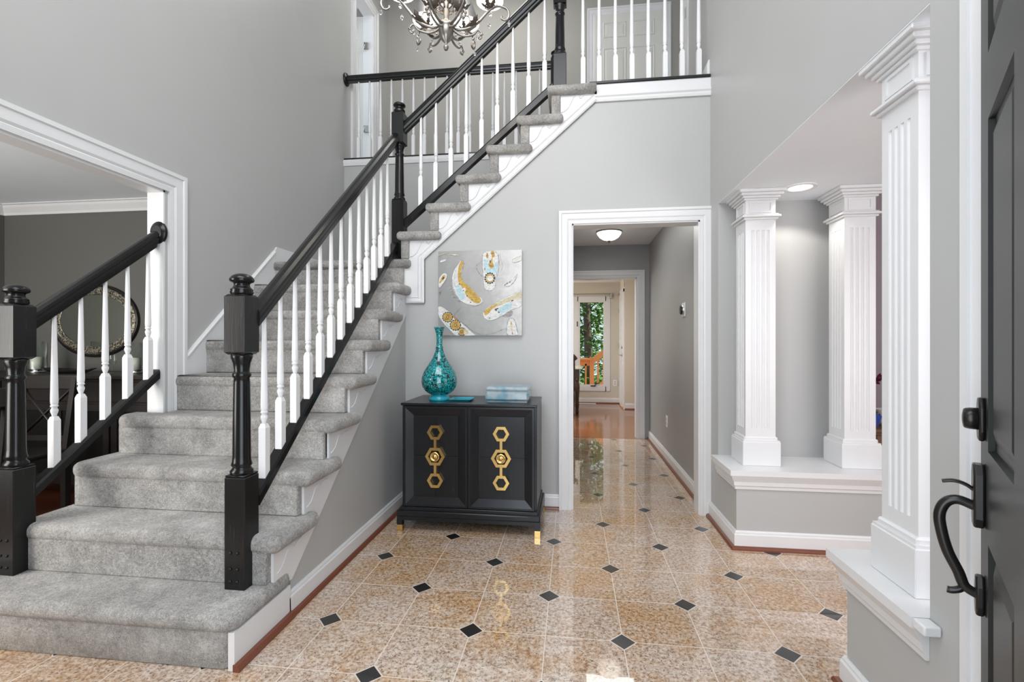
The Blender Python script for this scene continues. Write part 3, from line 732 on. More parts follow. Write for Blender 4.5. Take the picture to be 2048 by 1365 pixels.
# landing newel
newel(rt, -1.305, 3.52, 9 * R, 2.285, 2.70, 2.945, 3.028, w=.046)
# --- lower left railing
lt = thing('stair_railing', 'short railing on the dining room side with a handrail ending at a white jamb', 'stair railing', (-2.40, 1.82, R), 'black and white stair railings')
newel(lt, -2.405, 1.805, R, .665, 1.125, 1.365, 1.452, mat=worn_m, bolts=True)
A0, A1 = Vector((-2.40, 1.845, 0)), Vector((-2.318, 2.428, 0))
def pl(y): f = (y - A0.y) / (A1.y - A0.y); return A0.lerp(A1, f)
def zl(y): return 1.300 + (y - 1.86) * .86
def zsl(y): return .575 + (y - 1.90) * .86
a, c = pl(1.845), pl(2.415); handrail(lt, (a.x, a.y, zl(a.y)), (c.x, c.y, zl(c.y)))
a, c = pl(1.85), pl(2.425); shoe(lt, (a.x, a.y, zsl(a.y) + .02), (c.x, c.y, zsl(c.y) + .02))
rosette(lt, (-2.308, 2.437, zl(2.437) + .02), (0, -1, 0), .050, .064)
for i in range(5):
    y = 1.945 + .1085 * i; q = pl(y); baluster(lt, (q.x, q.y, zsl(y) + .02), zl(y) - zsl(y) - .02, .215, 'l0')
# --- upper flight railing
ut = thing('stair_railing', 'railing climbing right along the upper stair flight to the balcony newel', 'stair railing', (-1.2, 3.52, 2.0), 'black and white stair railings')
YU = 3.52
def zu(x): return 2.868 + (x + 1.222) * .889
def zsu(x): return 2.165 + (x + 1.222) * .858
handrail(ut, (-1.262, YU, zu(-1.262)), (-.12, YU, zu(-.12)))
shoe(ut, (-1.262, YU, zsu(-1.262)), (-.14, YU, zsu(-.14)), h=.06)
for i in range(9):
    x = -1.136 + .1172 * i; baluster(ut, (x, YU, zsu(x)), zu(x) - zsu(x), .215 if 1 else 0, 'u0')
newel(ut, -.087, YU, ZF2 - .05, 3.30, 3.66, 3.95, 4.04, w=.047, mat=black_m)
# --- balcony railing
bt = thing('balcony_railing', 'upstairs balcony railing of white balusters at top right above the doorway', 'balcony railing', (.4, YU, ZF2), 'black and white stair railings')
handrail(bt, (-.04, YU, 3.92), (XR, YU, 3.92))
m = MB(); m.box((.125, YB - .022, ZF2 - .002), (XR - .002, YU + .04, ZF2 + .018), .003); m.build('shoe_rail', black_m, bt)
for i in range(8): baluster(bt, (.08 + .1155 * i, YU, ZF2 + .02), .88, .215, 'b0')
# --- gallery railing at the far side of the stairwell
gt = thing('gallery_railing', 'upstairs hallway railing behind the stairwell with a black handrail ending at the left wall', 'balcony railing', (-1.2, 4.62, ZF2), 'black and white stair railings')
handrail(gt, (XL, 4.62, 3.865), (-.20, 4.62, 3.865))
m = MB(); m.box((XL + .001, 4.575, ZF2 - .002), (-.15, 4.66, ZF2 + .02), .003); m.build('shoe_rail', black_m, gt)
rosette(gt, (XL + .002, 4.62, 3.865), (1, 0, 0), .06, .065)
for i in range(17): baluster(gt, (-2.14 + .1145 * i, 4.62, ZF2 + .02), .82, .215, 'g0')
newel(gt, -.155, 4.62, ZF2, 3.28, 3.60, 3.92, 4.0, w=.045)

# ------------------------------------------------------------------ console cabinet
cab = thing('cabinet', 'black two-door cabinet with gold hexagon pulls under the fish painting', 'cabinet', (-.65, 3.2, 0))
cx0, cx1, cy0, cy1 = -1.080, -.215, 2.945, 3.405
zc0, zc1 = .150, .812
m = MB(); m.box((cx0, cy0 + .022, zc0), (cx1, cy1, zc1 - .016), .002); m.build('carcass', cab_m, cab)
m = MB(); m.box((cx0 - .003, cy0 - .003, zc1 - .016), (cx1 + .003, cy1, zc1), .003, 2); m.build('top', cabframe_m, cab)
m = MB(); m.box((cx0 - .008, cy0 - .006, .128), (cx1 + .008, cy1, .152), .004, 2); m.box((cx0 - .024, cy0 - .022, .094), (cx1 + .024, cy1, .132), .008, 2); m.box((cx0 - .024, cy0 - .018, .070), (cx1 + .024, cy1, .096), .002)
for x in (cx0 - .024, cx1 - .011): m.box((x, cy0 - .018, .05), (x + .035, cy0 + .02, .072))
m.build('base', cabframe_m, cab)
for x in (cx0 - .022, cx1 - .012):
    for y in (cy0 - .016, cy1 - .035):
        m = MB(); m.box((x, y, .038), (x + .034, y + .034, .09)); lg = m.build('leg', cabframe_m, cab)
        m = MB(); m.box((x - .001, y - .001, 0), (x + .035, y + .035, .040), .001); m.build('brass_foot', brass_m, lg)
mid = (cx0 + cx1) / 2
for s, (dx0, dx1) in enumerate(((cx0 + .016, mid - .005), (mid + .005, cx1 - .016))):
    y = cy0; dz0, dz1 = zc0 + .006, zc1 - .020
    dr = None
    m = MB()
    e, f, dp = .012, .060, .020
    o = [(dx0, dz0), (dx1, dz0), (dx1, dz1), (dx0, dz1)]
    i1 = [(dx0 + e, dz0 + e), (dx1 - e, dz0 + e), (dx1 - e, dz1 - e), (dx0 + e, dz1 - e)]
    i2 = [(dx0 + f, dz0 + f), (dx1 - f, dz0 + f), (dx1 - f, dz1 - f), (dx0 + f, dz1 - f)]
    for q in range(4):
        r = (q + 1) % 4
        m.face([(o[q][0], y, o[q][1]), (o[r][0], y, o[r][1]), (i1[r][0], y, i1[r][1]), (i1[q][0], y, i1[q][1])])
        m.face([(i1[q][0], y, i1[q][1]), (i1[r][0], y, i1[r][1]), (i2[r][0], y + dp, i2[r][1]), (i2[q][0], y + dp, i2[q][1])])
        m.face([(o[q][0], y, o[q][1]), (o[q][0], y + dp + .004, o[q][1]), (o[r][0], y + dp + .004, o[r][1]), (o[r][0], y, o[r][1])])
    dr = m.build('door', cab_m if s == 0 else cabframe_m, cab)
    m = MB(); cx, cz = (dx0 + dx1) / 2, (dz0 + dz1) / 2 + .002; g = .0012
    for (xa, xb, za, zb) in ((dx0 + f, cx - g, dz0 + f, cz - g), (cx + g, dx1 - f, dz0 + f, cz - g), (dx0 + f, cx - g, cz + g, dz1 - f), (cx + g, dx1 - f, cz + g, dz1 - f)) if s == 0 else ((dx0 + f, dx1 - f, dz0 + f, cz - g), (dx0 + f, dx1 - f, cz + g, dz1 - f)):
        m.box((xa, y + dp - .003, za), (xb, y + dp + .003, zb), .0008)
    m.build('panel', cab_m, dr)
    m = MB(); yh = y + dp - .003
    def hexring(cx, cz, ro, ri, rot=PI / 6 * 0):
        for q in range(6):
            a0, a1 = rot + q * PI / 3, rot + (q + 1) * PI / 3
            P = lambda r, a: (cx + r * math.cos(a), yh, cz + r * math.sin(a))
            m.prism([P(ro, a0), P(ro, a1), P(ri, a1), P(ri, a0)], (0, -.022, 0))
    hexring(cx, cz, .064, .043); hexring(cx, cz + .152, .052, .032); hexring(cx, cz - .152, .052, .032)
    for sg in (1, -1): m.box((cx - .008, yh - .020, cz + sg * .050), (cx + .008, yh, cz + sg * .110))
    hn = m.build('hexagon_pull', brass_m, dr)
    m = MB(); m.lathe([(.010, 0), (.012, .012), (.029, .022), (.032, .030), (.030, .035), (.021, .035), (.020, .031), (.012, .031), (.011, .036), (.001, .037)], (cx, yh, cz), 24, axis=(0, -1, 0)); m.build('knob', brass_m, hn)

# vase, plate, glass box
ZT = .812
v = thing('vase', 'tall turquoise bottle vase with black floral pattern on the cabinet', 'vase', (-.882, 3.13, ZT))
m = MB(); m.lathe([(.001, .0), (.064, .0), (.068, .004), (.066, .018), (.056, .028), (.053, .036), (.070, .044), (.098, .066), (.114, .092), (.120, .122), (.117, .152), (.104, .190), (.084, .224), (.064, .252), (.046, .280), (.034, .308), (.027, .330), (.024, .342), (.026, .346), (.026, .352), (.022, .357), (.0195, .385), (.0195, .415), (.023, .445), (.029, .468), (.036, .484), (.037, .488), (.034, .488), (.026, .466), (.014, .43), (.012, .38), (.001, .378)], (-.882, 3.13, ZT), 48, cap=False); m.build('body', vase_m, v)
m = MB(); m.lathe([(.0665, .0), (.0695, .004), (.0675, .019), (.057, .029), (.054, .035)], (-.882, 3.13, ZT + .0002), 48, cap=False); m.build('foot', teal_m, v, 'plain turquoise foot ring')
m = MB(); px0, px1, py0, py1 = -.805, -.655, 3.065, 3.20
for (a, bz, h0, h1) in ((0.018, 0, 0, .004),): m.box((px0 + a, py0 + a, ZT), (px1 - a, py1 - a, ZT + .004))
outer = [(px0, py0), (px1, py0), (px1, py1), (px0, py1)]; inner = [(px0 + .02, py0 + .02), (px1 - .02, py0 + .02), (px1 - .02, py1 - .02), (px0 + .02, py1 - .02)]
for q in range(4):
    r = (q + 1) % 4
    m.face([(*outer[q], ZT + .013), (*outer[r], ZT + .013), (*inner[r], ZT + .005), (*inner[q], ZT + .005)])
    m.face([(*outer[q], ZT + .010), (*outer[r], ZT + .010), (*inner[r], ZT), (*inner[q], ZT)])
    m.face([(*outer[q], ZT + .010), (*outer[r], ZT + .010), (*outer[r], ZT + .013), (*outer[q], ZT + .013)])
tag(m.build('square_dish', teal_m), 'small square turquoise dish lying beside the vase on the cabinet', 'dish')
gb = thing('crystal_box', 'pale blue cut crystal box with lid at the right of the cabinet top', 'decorative box', (-.415, 3.15, ZT))
bx0, bx1, by0, by1 = -.556, -.274, 3.045, 3.30
m = MB(); m.box((bx0 + .012, by0 + .012, ZT), (bx1 - .012, by1 - .012, ZT + .006)); m.box((bx0, by0, ZT + .006), (bx1, by1, ZT + .070), .014, 1); m.build('box_body', bluebox_m, gb)
m = MB(); m.box((bx0 + .03, by0 + .024, ZT + .016), (bx1 - .03, by1 - .024, ZT + .066), .012, 1); m.build('tray_liner', plain('ice_blue_lining', (.50, .70, .80), .3), gb, 'opaque ice-blue lining seen through the crystal')
m = MB(); m.box((bx0 - .001, by0 - .001, ZT + .071), (bx1 + .001, by1 + .001, ZT + .098), .012, 1); m.build('lid', bluebox_m, gb)

# ------------------------------------------------------------------ painting
pa = thing('painting', 'square canvas of gold and white fish on grey, hung above the cabinet', 'painting', (-.667, YB, 1.555))
PX0, PX1, PZ0, PZ1 = -.975, -.357, 1.246, 1.865; PY = 3.428
m = MB(); m.box((PX0, PY + .001, PZ0), (PX1, YB - .001, PZ1), .0015); m.build('canvas', ground_m, pa)
layer = [0]
pm = MB(); PM = [whitep_m, gold_m, paleblue_m, darkp_m, rust_m, greyp_m, beigep_m]
def uv(px, py): return (PX0 + (px - 55) / 1222 * (PX1 - PX0), PZ1 - (py - 58) / 1247 * (PZ1 - PZ0))
def smoothpts(P, n=4, closed=True):
    out = []; N = len(P)
    for i in range(N if closed else N - 1):
        p0, p1, p2, p3 = P[(i - 1) % N] if closed or i else P[0], P[i], P[(i + 1) % N], P[(i + 2) % N] if closed or i + 2 < N else P[-1]
        for k in range(n):
            t = k / n
            out.append(tuple(.5 * (2 * b1 + (-a1 + c1) * t + (2 * a1 - 5 * b1 + 4 * c1 - d1) * t * t + (-a1 + 3 * b1 - 3 * c1 + d1) * t ** 3) for a1, b1, c1, d1 in zip(p0, p1, p2, p3)))
    if not closed: out.append(P[-1])
    return out
def cl(p): return (min(max(p[0], 56), 1276), min(max(p[1], 59), 1304))
def blob(P, mi, sm=True, outline=None):
    layer[0] += 1; y = PY - layer[0] * .00004
    pts = [cl(p) for p in (smoothpts(P) if sm else P)]
    pts = [p for i, p in enumerate(pts) if math.dist(p, pts[i - 1]) > .5]
    co = [Vector((uv(*p)[0], y, uv(*p)[1])) for p in pts]
    bv = [pm.bm.verts.new(c) for c in co]
    for tri in mathutils.geometry.tessellate_polygon([co]):
        a, b_, c = (co[i] for i in tri)
        if (b_ - a).cross(c - a).length > 1e-9:
            pm.bm.faces.new([bv[i] for i in tri]).material_index = mi
    if outline: stroke(P, outline[0], outline[1], True)
def stroke(P, w, mi=5, closed=False, sm=True):
    layer[0] += 1; y = PY - layer[0] * .00004
    pts = [cl(p) for p in (smoothpts(P, 5, closed) if sm else P)]
    n = len(pts); L = []; Rr = []
    for i, p in enumerate(pts):
        a, b2 = pts[(i - 1) % n if closed else max(i - 1, 0)], pts[(i + 1) % n if closed else min(i + 1, n - 1)]
        d = Vector((b2[0] - a[0], b2[1] - a[1])); d = d.normalized() if d.length > 0 else Vector((1, 0)); nn = Vector((-d.y, d.x)) * (1.5 * w * (.55 + .45 * math.sin(i * 1.7)) if n > 2 else w)
        L.append((p[0] + nn.x, p[1] + nn.y)); Rr.append((p[0] - nn.x, p[1] - nn.y))
    pm.mi = mi
    for i in range(n if closed else n - 1):
        j = (i + 1) % n
        q = [uv(*cl(L[i])), uv(*cl(L[j])), uv(*cl(Rr[j])), uv(*cl(Rr[i]))]
        pm.face([(a[0], y, a[1]) for a in q])
def ell(cx, cy, rx, ry, a=0, n=10): return [(cx + rx * math.cos(t) * math.cos(a) - ry * math.sin(t) * math.sin(a), cy + rx * math.cos(t) * math.sin(a) + ry * math.sin(t) * math.cos(a)) for t in [2 * PI * k / n for k in range(n)]]
WH, GO, BL, DK, RU, GY, BE = range(7)
# big curved fish
blob([(215, 590), (240, 580), (290, 700), (390, 800), (350, 800), (260, 730)], GY)
blob([(400, 190), (430, 240), (400, 330), (405, 470), (500, 590), (620, 700), (705, 770), (690, 830), (600, 860), (430, 820), (330, 720), (270, 600), (255, 470), (290, 340), (350, 250)], WH, outline=(2.5, GY))
blob([(320, 570), (370, 560), (400, 610), (445, 700), (440, 750), (395, 780), (340, 690)], BL)
blob([(400, 195), (425, 240), (395, 330), (405, 470), (520, 590), (640, 720), (690, 790), (650, 830), (580, 815), (480, 720), (420, 620), (360, 520), (345, 430), (350, 330), (370, 250)], GO)
blob(ell(440, 632, 24, 32), WH); blob(ell(428, 640, 8, 8), DK); blob(ell(368, 543, 9, 9), DK); blob(ell(535, 815, 8, 8), DK); blob(ell(483, 720, 16, 7, .8), DK)
stroke([(300, 290), (262, 420), (270, 560), (330, 720)], 3); stroke([(320, 330), (295, 450), (310, 600)], 2); stroke([(420, 200), (435, 250), (415, 330)], 4, RU); stroke([(560, 880), (640, 860), (690, 835)], 3)
# top fish
blob([(720, 100), (800, 65), (880, 75), (930, 130), (935, 250), (915, 360), (900, 480), (890, 590), (850, 635), (790, 645), (735, 610), (725, 500), (715, 360), (705, 220)], WH, outline=(2.5, GY))
blob([(735, 190), (790, 210), (800, 290), (870, 300), (905, 230), (930, 280), (915, 380), (870, 395), (760, 380), (735, 300)], BL)
blob([(840, 70), (880, 85), (885, 140), (860, 170), (850, 220), (875, 280), (860, 310), (825, 320), (795, 260), (830, 200), (845, 150), (825, 95)], GO); blob([(775, 90), (795, 140), (785, 175), (758, 150)], RU); blob(ell(820, 225, 9, 22), DK); blob(ell(860, 110, 18, 20), RU); blob(ell(840, 285, 30, 14), RU)
stroke(ell(815, 465, 68, 74), 11, DK, True); blob(ell(815, 465, 56, 62), GO); blob(ell(818, 468, 44, 40), WH); blob(ell(742, 330, 5, 18), DK)
stroke([(705, 120), (700, 220), (640, 250), (620, 310), (660, 390), (710, 440)], 3.5); stroke([(940, 120), (950, 240), (935, 400), (915, 440)], 3); stroke([(960, 110), (975, 200), (1000, 300), (960, 380)], 1.8)
# right diagonal fish
blob([(720, 960), (790, 890), (900, 830), (1050, 745), (1200, 680), (1276, 650), (1276, 860), (1130, 930), (1000, 1010), (880, 1070), (800, 1080), (730, 1040)], WH, outline=(2, GY))
blob([(730, 950), (830, 870), (1000, 790), (1150, 720), (1276, 660), (1276, 760), (1150, 790), (1000, 850), (870, 900), (820, 960), (750, 1005), (735, 980)], BE); blob([(735, 945), (830, 880), (920, 840), (900, 880), (830, 930), (800, 980), (750, 1003)], GO)
blob([(940, 930), (1050, 850), (1130, 820), (1120, 900), (1030, 970), (970, 1005)], BL)
for a in (ell(915, 915, 30, 9, -.3), ell(905, 935, 18, 8, .4), ell(945, 963, 16, 9, .2), ell(1140, 797, 18, 8, -.3), ell(815, 1048, 8, 7)): blob(a, DK)
blob([(1000, 1015), (1110, 940), (1150, 970), (1110, 1030), (1050, 1035)], GY)
# lower-left fish
blob([(56, 880), (110, 880), (230, 960), (330, 1060), (440, 1150), (560, 1260), (600, 1304), (330, 1304), (230, 1220), (130, 1120), (60, 1000)], WH, outline=(2, GY))
for cx, cy, r in ((195, 1030, 66), (310, 1150, 70), (405, 1245, 52)):
    stroke(ell(cx, cy, r + 6, r + 4), 8, DK, True); blob(ell(cx, cy, r, r * .95), GO); stroke(ell(cx, cy, r * .62, r * .6), 6, RU, True); stroke(ell(cx, cy, r * .3, r * .3), 5, DK, True)
blob([(280, 1000), (340, 1060), (320, 1080), (270, 1020)], RU); blob([(440, 1215), (500, 1230), (500, 1270), (450, 1290)], BE)
blob([(170, 1130), (230, 1170), (240, 1210), (200, 1180)], BL); blob([(330, 1230), (370, 1240), (350, 1270)], BL)
stroke([(290, 995), (340, 940), (375, 900)], 4); stroke([(450, 1140), (560, 1230), (700, 1290), (850, 1275), (1000, 1215), (1100, 1200)], 2.2); stroke([(400, 1100), (480, 1160), (520, 1210)], 3)
# small fish
blob([(110, 400), (150, 380), (185, 400), (170, 470), (110, 560), (75, 595), (60, 560), (70, 460)], WH, outline=(2, GY)); blob([(120, 420), (155, 410), (160, 450), (130, 480), (80, 530), (75, 510)], GO); blob(ell(130, 455, 12, 26, .4), DK)
blob([(60, 730), (65, 660), (110, 620), (90, 680)], GY); stroke([(60, 120), (150, 95), (250, 105), (360, 120)], 9, BE); stroke([(60, 125), (150, 95), (230, 90)], 4, GY); blob([(80, 220), (110, 185), (170, 180), (150, 205)], WH)
blob([(1140, 235), (1150, 200), (1230, 160), (1276, 150), (1276, 200), (1200, 240)], WH, outline=(2.5, GY)); stroke([(1170, 225), (1220, 190), (1260, 178)], 4, BE)
blob([(1025, 575), (1070, 530), (1150, 490), (1210, 410), (1180, 500), (1110, 575), (1070, 590)], WH, outline=(2, GY)); stroke([(1030, 573), (1070, 545), (1120, 520)], 5, DK)
blob([(1080, 1304), (1060, 1200), (1080, 1090), (1120, 1050), (1170, 1080), (1200, 1190), (1215, 1304)], WH, outline=(4, GY)); blob([(1115, 1110), (1135, 1110), (1145, 1180), (1135, 1250), (1115, 1180)], BE); blob(ell(1123, 1125, 8, 20), RU); blob(ell(1140, 1270, 8, 20), RU)
pm.build('painted_fish', PM, pa)

# ------------------------------------------------------------------ front door (open, hinged near the camera) and its handleset
E0 = Vector((.886, 1.165, 0)); D = Vector((.53, .848, 0)).normalized(); N = Vector((-D.y, D.x, 0))    # N faces the room
def dp(t, o, z): return E0 - D * t + N * o + Vector((0, 0, z))
door = thing('front_door', 'dark painted panelled front door standing open at the right edge', 'door', (E0.x, E0.y, .012))
DM = Matrix((( -D.x, N.x, 0, E0.x), (-D.y, N.y, 0, E0.y), (0, 0, 1, 0), (0, 0, 0, 1)))   # (t, o, z) -> world
m = MB()
S0 = .105; panels = []
cols = [(S0, .405), (.505, .805)]; rows = [(.22, .80), (.975, 1.655), (1.775, 1.935)]
xs = [0, cols[0][0], cols[0][1], cols[1][0], cols[1][1], .91]; zs_ = [.012, .22, .80, .975, 1.655, 1.775, 1.935, 2.045]
for i in range(5):
    for j in range(7):
        x0, x1, z0, z1 = xs[i], xs[i + 1], zs_[j], zs_[j + 1]
        if i in (1, 3) and j in (1, 3, 5): panels.append((x0, x1, z0, z1)); continue
        m.face([DM @ Vector(p) for p in ((x0, 0, z0), (x1, 0, z0), (x1, 0, z1), (x0, 0, z1))])
for q in (((0, 0, .012), (0, -.045, .012), (0, -.045, 2.045), (0, 0, 2.045)), ((.91, 0, .012), (.91, 0, 2.045), (.91, -.045, 2.045), (.91, -.045, .012)), ((0, -.045, .012), (.91, -.045, .012), (.91, -.045, 2.045), (0, -.045, 2.045)), ((0, 0, 2.045), (.91, 0, 2.045), (.91, -.045, 2.045), (0, -.045, 2.045)), ((0, 0, .012), (.91, 0, .012), (.91, -.045, .012), (0, -.045, .012))):
    m.face([DM @ Vector(p) for p in q])
m.build('door_slab', door_m, door)
for (x0, x1, z0, z1) in panels:
    m = MB(); R_ = [(0, .0), (.006, .0), (.010, -.010), (.026, -.010), (.050, -.003)]
    loops = [[(x0 + a, o, z0 + a), (x1 - a, o, z0 + a), (x1 - a, o, z1 - a), (x0 + a, o, z1 - a)] for a, o in R_]
    for l0, l1 in zip(loops, loops[1:]):
        for q in range(4):
            r = (q + 1) % 4; m.face([DM @ Vector(p) for p in (l0[q], l0[r], l1[r], l1[q])])
    m.face([DM @ Vector(p) for p in loops[-1]]); m.build('door_panel', door_m, door)
def dtube(mb, pts, r, **k): mb.tube([DM @ Vector(p) for p in pts], r, **k)
hs = .052
m = MB()
def plate(mb, hw, z0, z1, th, o0=0):
    P = [(-hw, z0 + .02), (-hw * .55, z0), (hw * .55, z0), (hw, z0 + .02), (hw, z1 - .02), (hw * .55, z1), (-hw * .55, z1), (-hw, z1 - .02)]
    mb.prism([DM @ Vector((hs + a, o0, z)) for a, z in P], N * th, .004, 2)
plate(m, .025, .994, 1.084, .010); m.lathe([(.023, 0), (.023, .012), (.021, .020), (.019, .022), (.008, .024)], DM @ Vector((hs, .010, 1.039)), 24, axis=N); m.build('deadbolt', bronze_m, door)
hd = MB(); plate(hd, .024, .812, .944, .018); plate(hd, .018, .627, .708, .014)
hdo = hd.build('handle_plate', bronze_m, door)
m = MB(); P = smoothpts([(hs, .012, .852), (hs, .040, .862), (hs, .060, .852), (hs, .070, .824), (hs, .066, .785), (hs, .056, .745), (hs, .040, .708), (hs, .030, .680), (hs, .010, .668)], 5, False)
dtube(m, P, .0098, seg=12, rf=lambda t: 1.0 + .1 * math.sin(t * PI)); dtube(m, smoothpts([(hs, .030, .688), (hs, .036, .672), (hs, .050, .664), (hs, .058, .664)], 4, False), .0072, seg=10)
m.build('grip', bronze_m, door)
m = MB(); P = smoothpts([(hs, .014, .886), (hs, .028, .897), (hs, .046, .902), (hs, .066, .898)], 5, False); dtube(m, P, .0095, seg=10, flat=.4); m.build('thumb_latch', bronze_m, door)

# ------------------------------------------------------------------ chandelier
CH = Vector((-.668, 2.5, 2.965))
ch = thing('chandelier', 'antique silver chandelier with leaf scrolls, crystal drops and small shades hanging at top', 'chandelier', CH)
def cp(x, y, z): return (CH.x + x, CH.y + y, CH.z + z)
m = MB(); m.lathe([(.001, -.205), (.008, -.203), (.0135, -.192), (.014, -.184), (.009, -.173), (.007, -.168), (.012, -.160), (.026, -.146), (.037, -.122), (.041, -.095), (.041, -.085), (.044, -.080), (.042, -.070), (.024, -.060), (.016, -.04), (.014, .06), (.011, .08), (.010, .30), (.02, .33), (.04, .38), (.05, .44), (.03, .50), (.012, .55), (.010, .75)], cp(0, 0, 0), 28); m.build('column', gunmetal_m, ch)
m = MB(); m.tube([cp(0, 0, .75), (CH.x, CH.y, ZC)], .006, 8); m.build('chain', gunmetal_m, ch)
m = MB(); m.lathe([(.001, ZC - .06), (.03, ZC - .055), (.06, ZC - .02), (.065, ZC)], (CH.x, CH.y, 0), 24); m.build('ceiling_canopy', gunmetal_m, ch)
def drop(parent, p, s=.012):
    m = MB(); m.lathe([(.001, -s * 2.1), (s * .75, -s * 1.3), (s, -s * .8), (s * .75, -s * .2), (.001, s * .4)], p, 6); m.lathe([(.001, s * .5), (s * .32, s * .75), (.001, s * 1.1)], p, 6)
    for f in m.bm.faces: f.smooth = False
    m.build('crystal_drop', crystal_m, parent)
def leaf(mb, base, d, up, L=.06, w=.02):
    """bent lobed leaf"""
    base, d, up = Vector(base), Vector(d).normalized(), Vector(up).normalized(); sd = d.cross(up).normalized()
    n = 7; rows = []
    for i in range(n + 1):
        t = i / n; c = base + d * (L * t) + up * (L * .55 * t * t)
        ww = w * math.sin(PI * min(1, t * .93 + .07)) * (1.25 if i % 2 else .7) + .001
        rows.append((mb.bm.verts.new(c - sd * ww + up * .004), mb.bm.verts.new(c - up * .002), mb.bm.verts.new(c + sd * ww + up * .004)))
    for a, b2 in zip(rows, rows[1:]):
        for q in (0, 1):
            f = mb.bm.faces.new([a[q], a[q + 1], b2[q + 1], b2[q]]); f.smooth = True
for i in range(6):
    az = i * PI / 3 + .26
    u = Vector((math.cos(az), math.sin(az), 0)); up = Vector((0, 0, 1)); sd = Vector((-u.y, u.x, 0))
    def ap(r, z): return CH + u * r + up * z
    m = MB()
    P = smoothpts([ap(.022, -.06), ap(.06, -.085), ap(.11, -.080), ap(.16, -.050), ap(.20, -.005), ap(.235, .035), ap(.28, .060), ap(.325, .050), ap(.340, .015), ap(.325, -.012), ap(.300, -.008), ap(.298, .008)], 5, False)
    P = [tuple(p) for p in P]; m.tube(P, .0075, 8, rf=lambda t: 1.1 - .4 * t)
    P = [tuple(p) for p in smoothpts([ap(.10, -.068), ap(.125, -.04), ap(.12, -.012), ap(.095, -.012), ap(.088, -.032), ap(.10, -.042)], 4, False)]; m.tube(P, .0045, 6)
    P = [tuple(p) for p in smoothpts([ap(.035, -.085), ap(.055, -.105), ap(.095, -.118), ap(.145, -.108), ap(.170, -.080), ap(.19, -.10), ap(.185, -.125), ap(.17, -.122)], 4, False)]; m.tube(P, .0060, 8, rf=lambda t: 1.1 - .4 * t)
    P = [tuple(p) for p in smoothpts([ap(.012, .02), ap(.035, .05), ap(.048, .10), ap(.040, .16), ap(.05, .24), ap(.085, .30)], 4, False)]; m.tube(P, .0055, 8)
    arm = m.build('arm', gunmetal_m, ch)
    m = MB()
    for a in range(6):
        aa = a * PI / 3; dd = u * math.cos(aa) + sd * math.sin(aa); leaf(m, ap(.235, .040) + dd * .006, dd * .8 + up * .35, up * .6 + dd * .5, .034, .012)
    for a in (-1, 1, 0): leaf(m, ap(.13, -.068), u * .6 + sd * a * .8 + up * .1, up, .06, .018)
    for a in (-1, 1): leaf(m, ap(.05, .02), u * .7 + sd * a * .6 + up * .5, -u + up * .3, .05, .016)
    m.build('leaves', leafmetal_m, arm)
    m = MB(); m.lathe([(.006, .04), (.018, .052), (.020, .062), (.012, .064), (.0105, .07), (.0105, .115), (.002, .117)], ap(.235, 0), 16); m.build('candle_cup', gunmetal_m, arm)
    m = MB(); m.lathe([(.004, .115), (.010, .125), (.015, .142), (.012, .160), (.003, .178)], ap(.235, 0), 14); m.build('bulb', bulb_m, arm)
    m = MB(); m.lathe([(.071, .080), (.066, .102), (.033, .20)], ap(.235, 0), 28, cap=False); sh = m.build('lamp_shade', shade_m, arm)
    m = MB(); m.lathe([(.0702, .0805), (.0652, .102), (.0322, .1995)], ap(.235, 0), 28, cap=False); m.lathe([(.0724, .078), (.0724, .083), (.0705, .083), (.0705, .078), (.0724, .078)], ap(.235, 0), 28, cap=False); m.build('lining', lin_m, sh)
    for (r, z, s2) in ((.340, -.012, 0), (.19, -.085, 0), (.235, -.0, .045), (.235, .0, -.045), (.17, -.10, 0), (.045, .06, .02)):
        p = ap(r, z - .012) + sd * s2; drop(arm, p, .0105)
light('chandelier_bulbs', 'POINT', tuple(CH + Vector((0, 0, .25))), 14, (1, .9, .78), radius=.22)

# ------------------------------------------------------------------ hall fittings
t = thing('ceiling_light', 'lit frosted glass bowl light on the hall ceiling beyond the doorway', 'ceiling light', (.405, 5.35, 2.41))
m = MB(); m.lathe([(.13, 0), (.135, -.012), (.128, -.03), (.105, -.062), (.07, -.085), (.03, -.097), (.001, -.10)], (.405, 5.35, 2.41), 36, cap=False); m.build('glass_bowl', bowl_m, t)
m = MB(); m.lathe([(.14, 0), (.14, -.012), (.11, -.012)], (.405, 5.35, 2.41), 36, cap=False); m.build('rim', gunmetal_m, t)
m = MB(); m.lathe([(.014, -.097), (.018, -.104), (.008, -.112), (.010, -.118), (.001, -.126)], (.405, 5.35, 2.41), 16); m.build('finial', leafmetal_m, t)
light('hall_ambient_fill', 'AREA', (.405, 4.6, 2.40), 9, (1, .98, .95), (.5, 1.3), (.405, 4.6, 0))  # ceiling panel added as ambient fill for the hall, apart from the glass bowl
t = thing('thermostat', 'round dark thermostat on a white plate on the hall wall', 'thermostat', (XR, 4.24, 1.475))
m = MB(); m.box((XR - .007, 4.185, 1.415), (XR, 4.30, 1.535), .003); m.build('wall_plate', plastic_m, t)
m = MB(); m.lathe([(.042, 0), (.042, .012), (.040, .022), (.036, .025), (.001, .026)], (XR - .007, 4.245, 1.475), 28, axis=(-1, 0, 0)); m.build('dial', blackplastic_m, t)
m = MB(); m.lathe([(.0425, 0), (.0425, .014), (.0405, .014)], (XR - .007, 4.245, 1.475), 28, axis=(-1, 0, 0), cap=False); m.build('ring', steel_m, t)
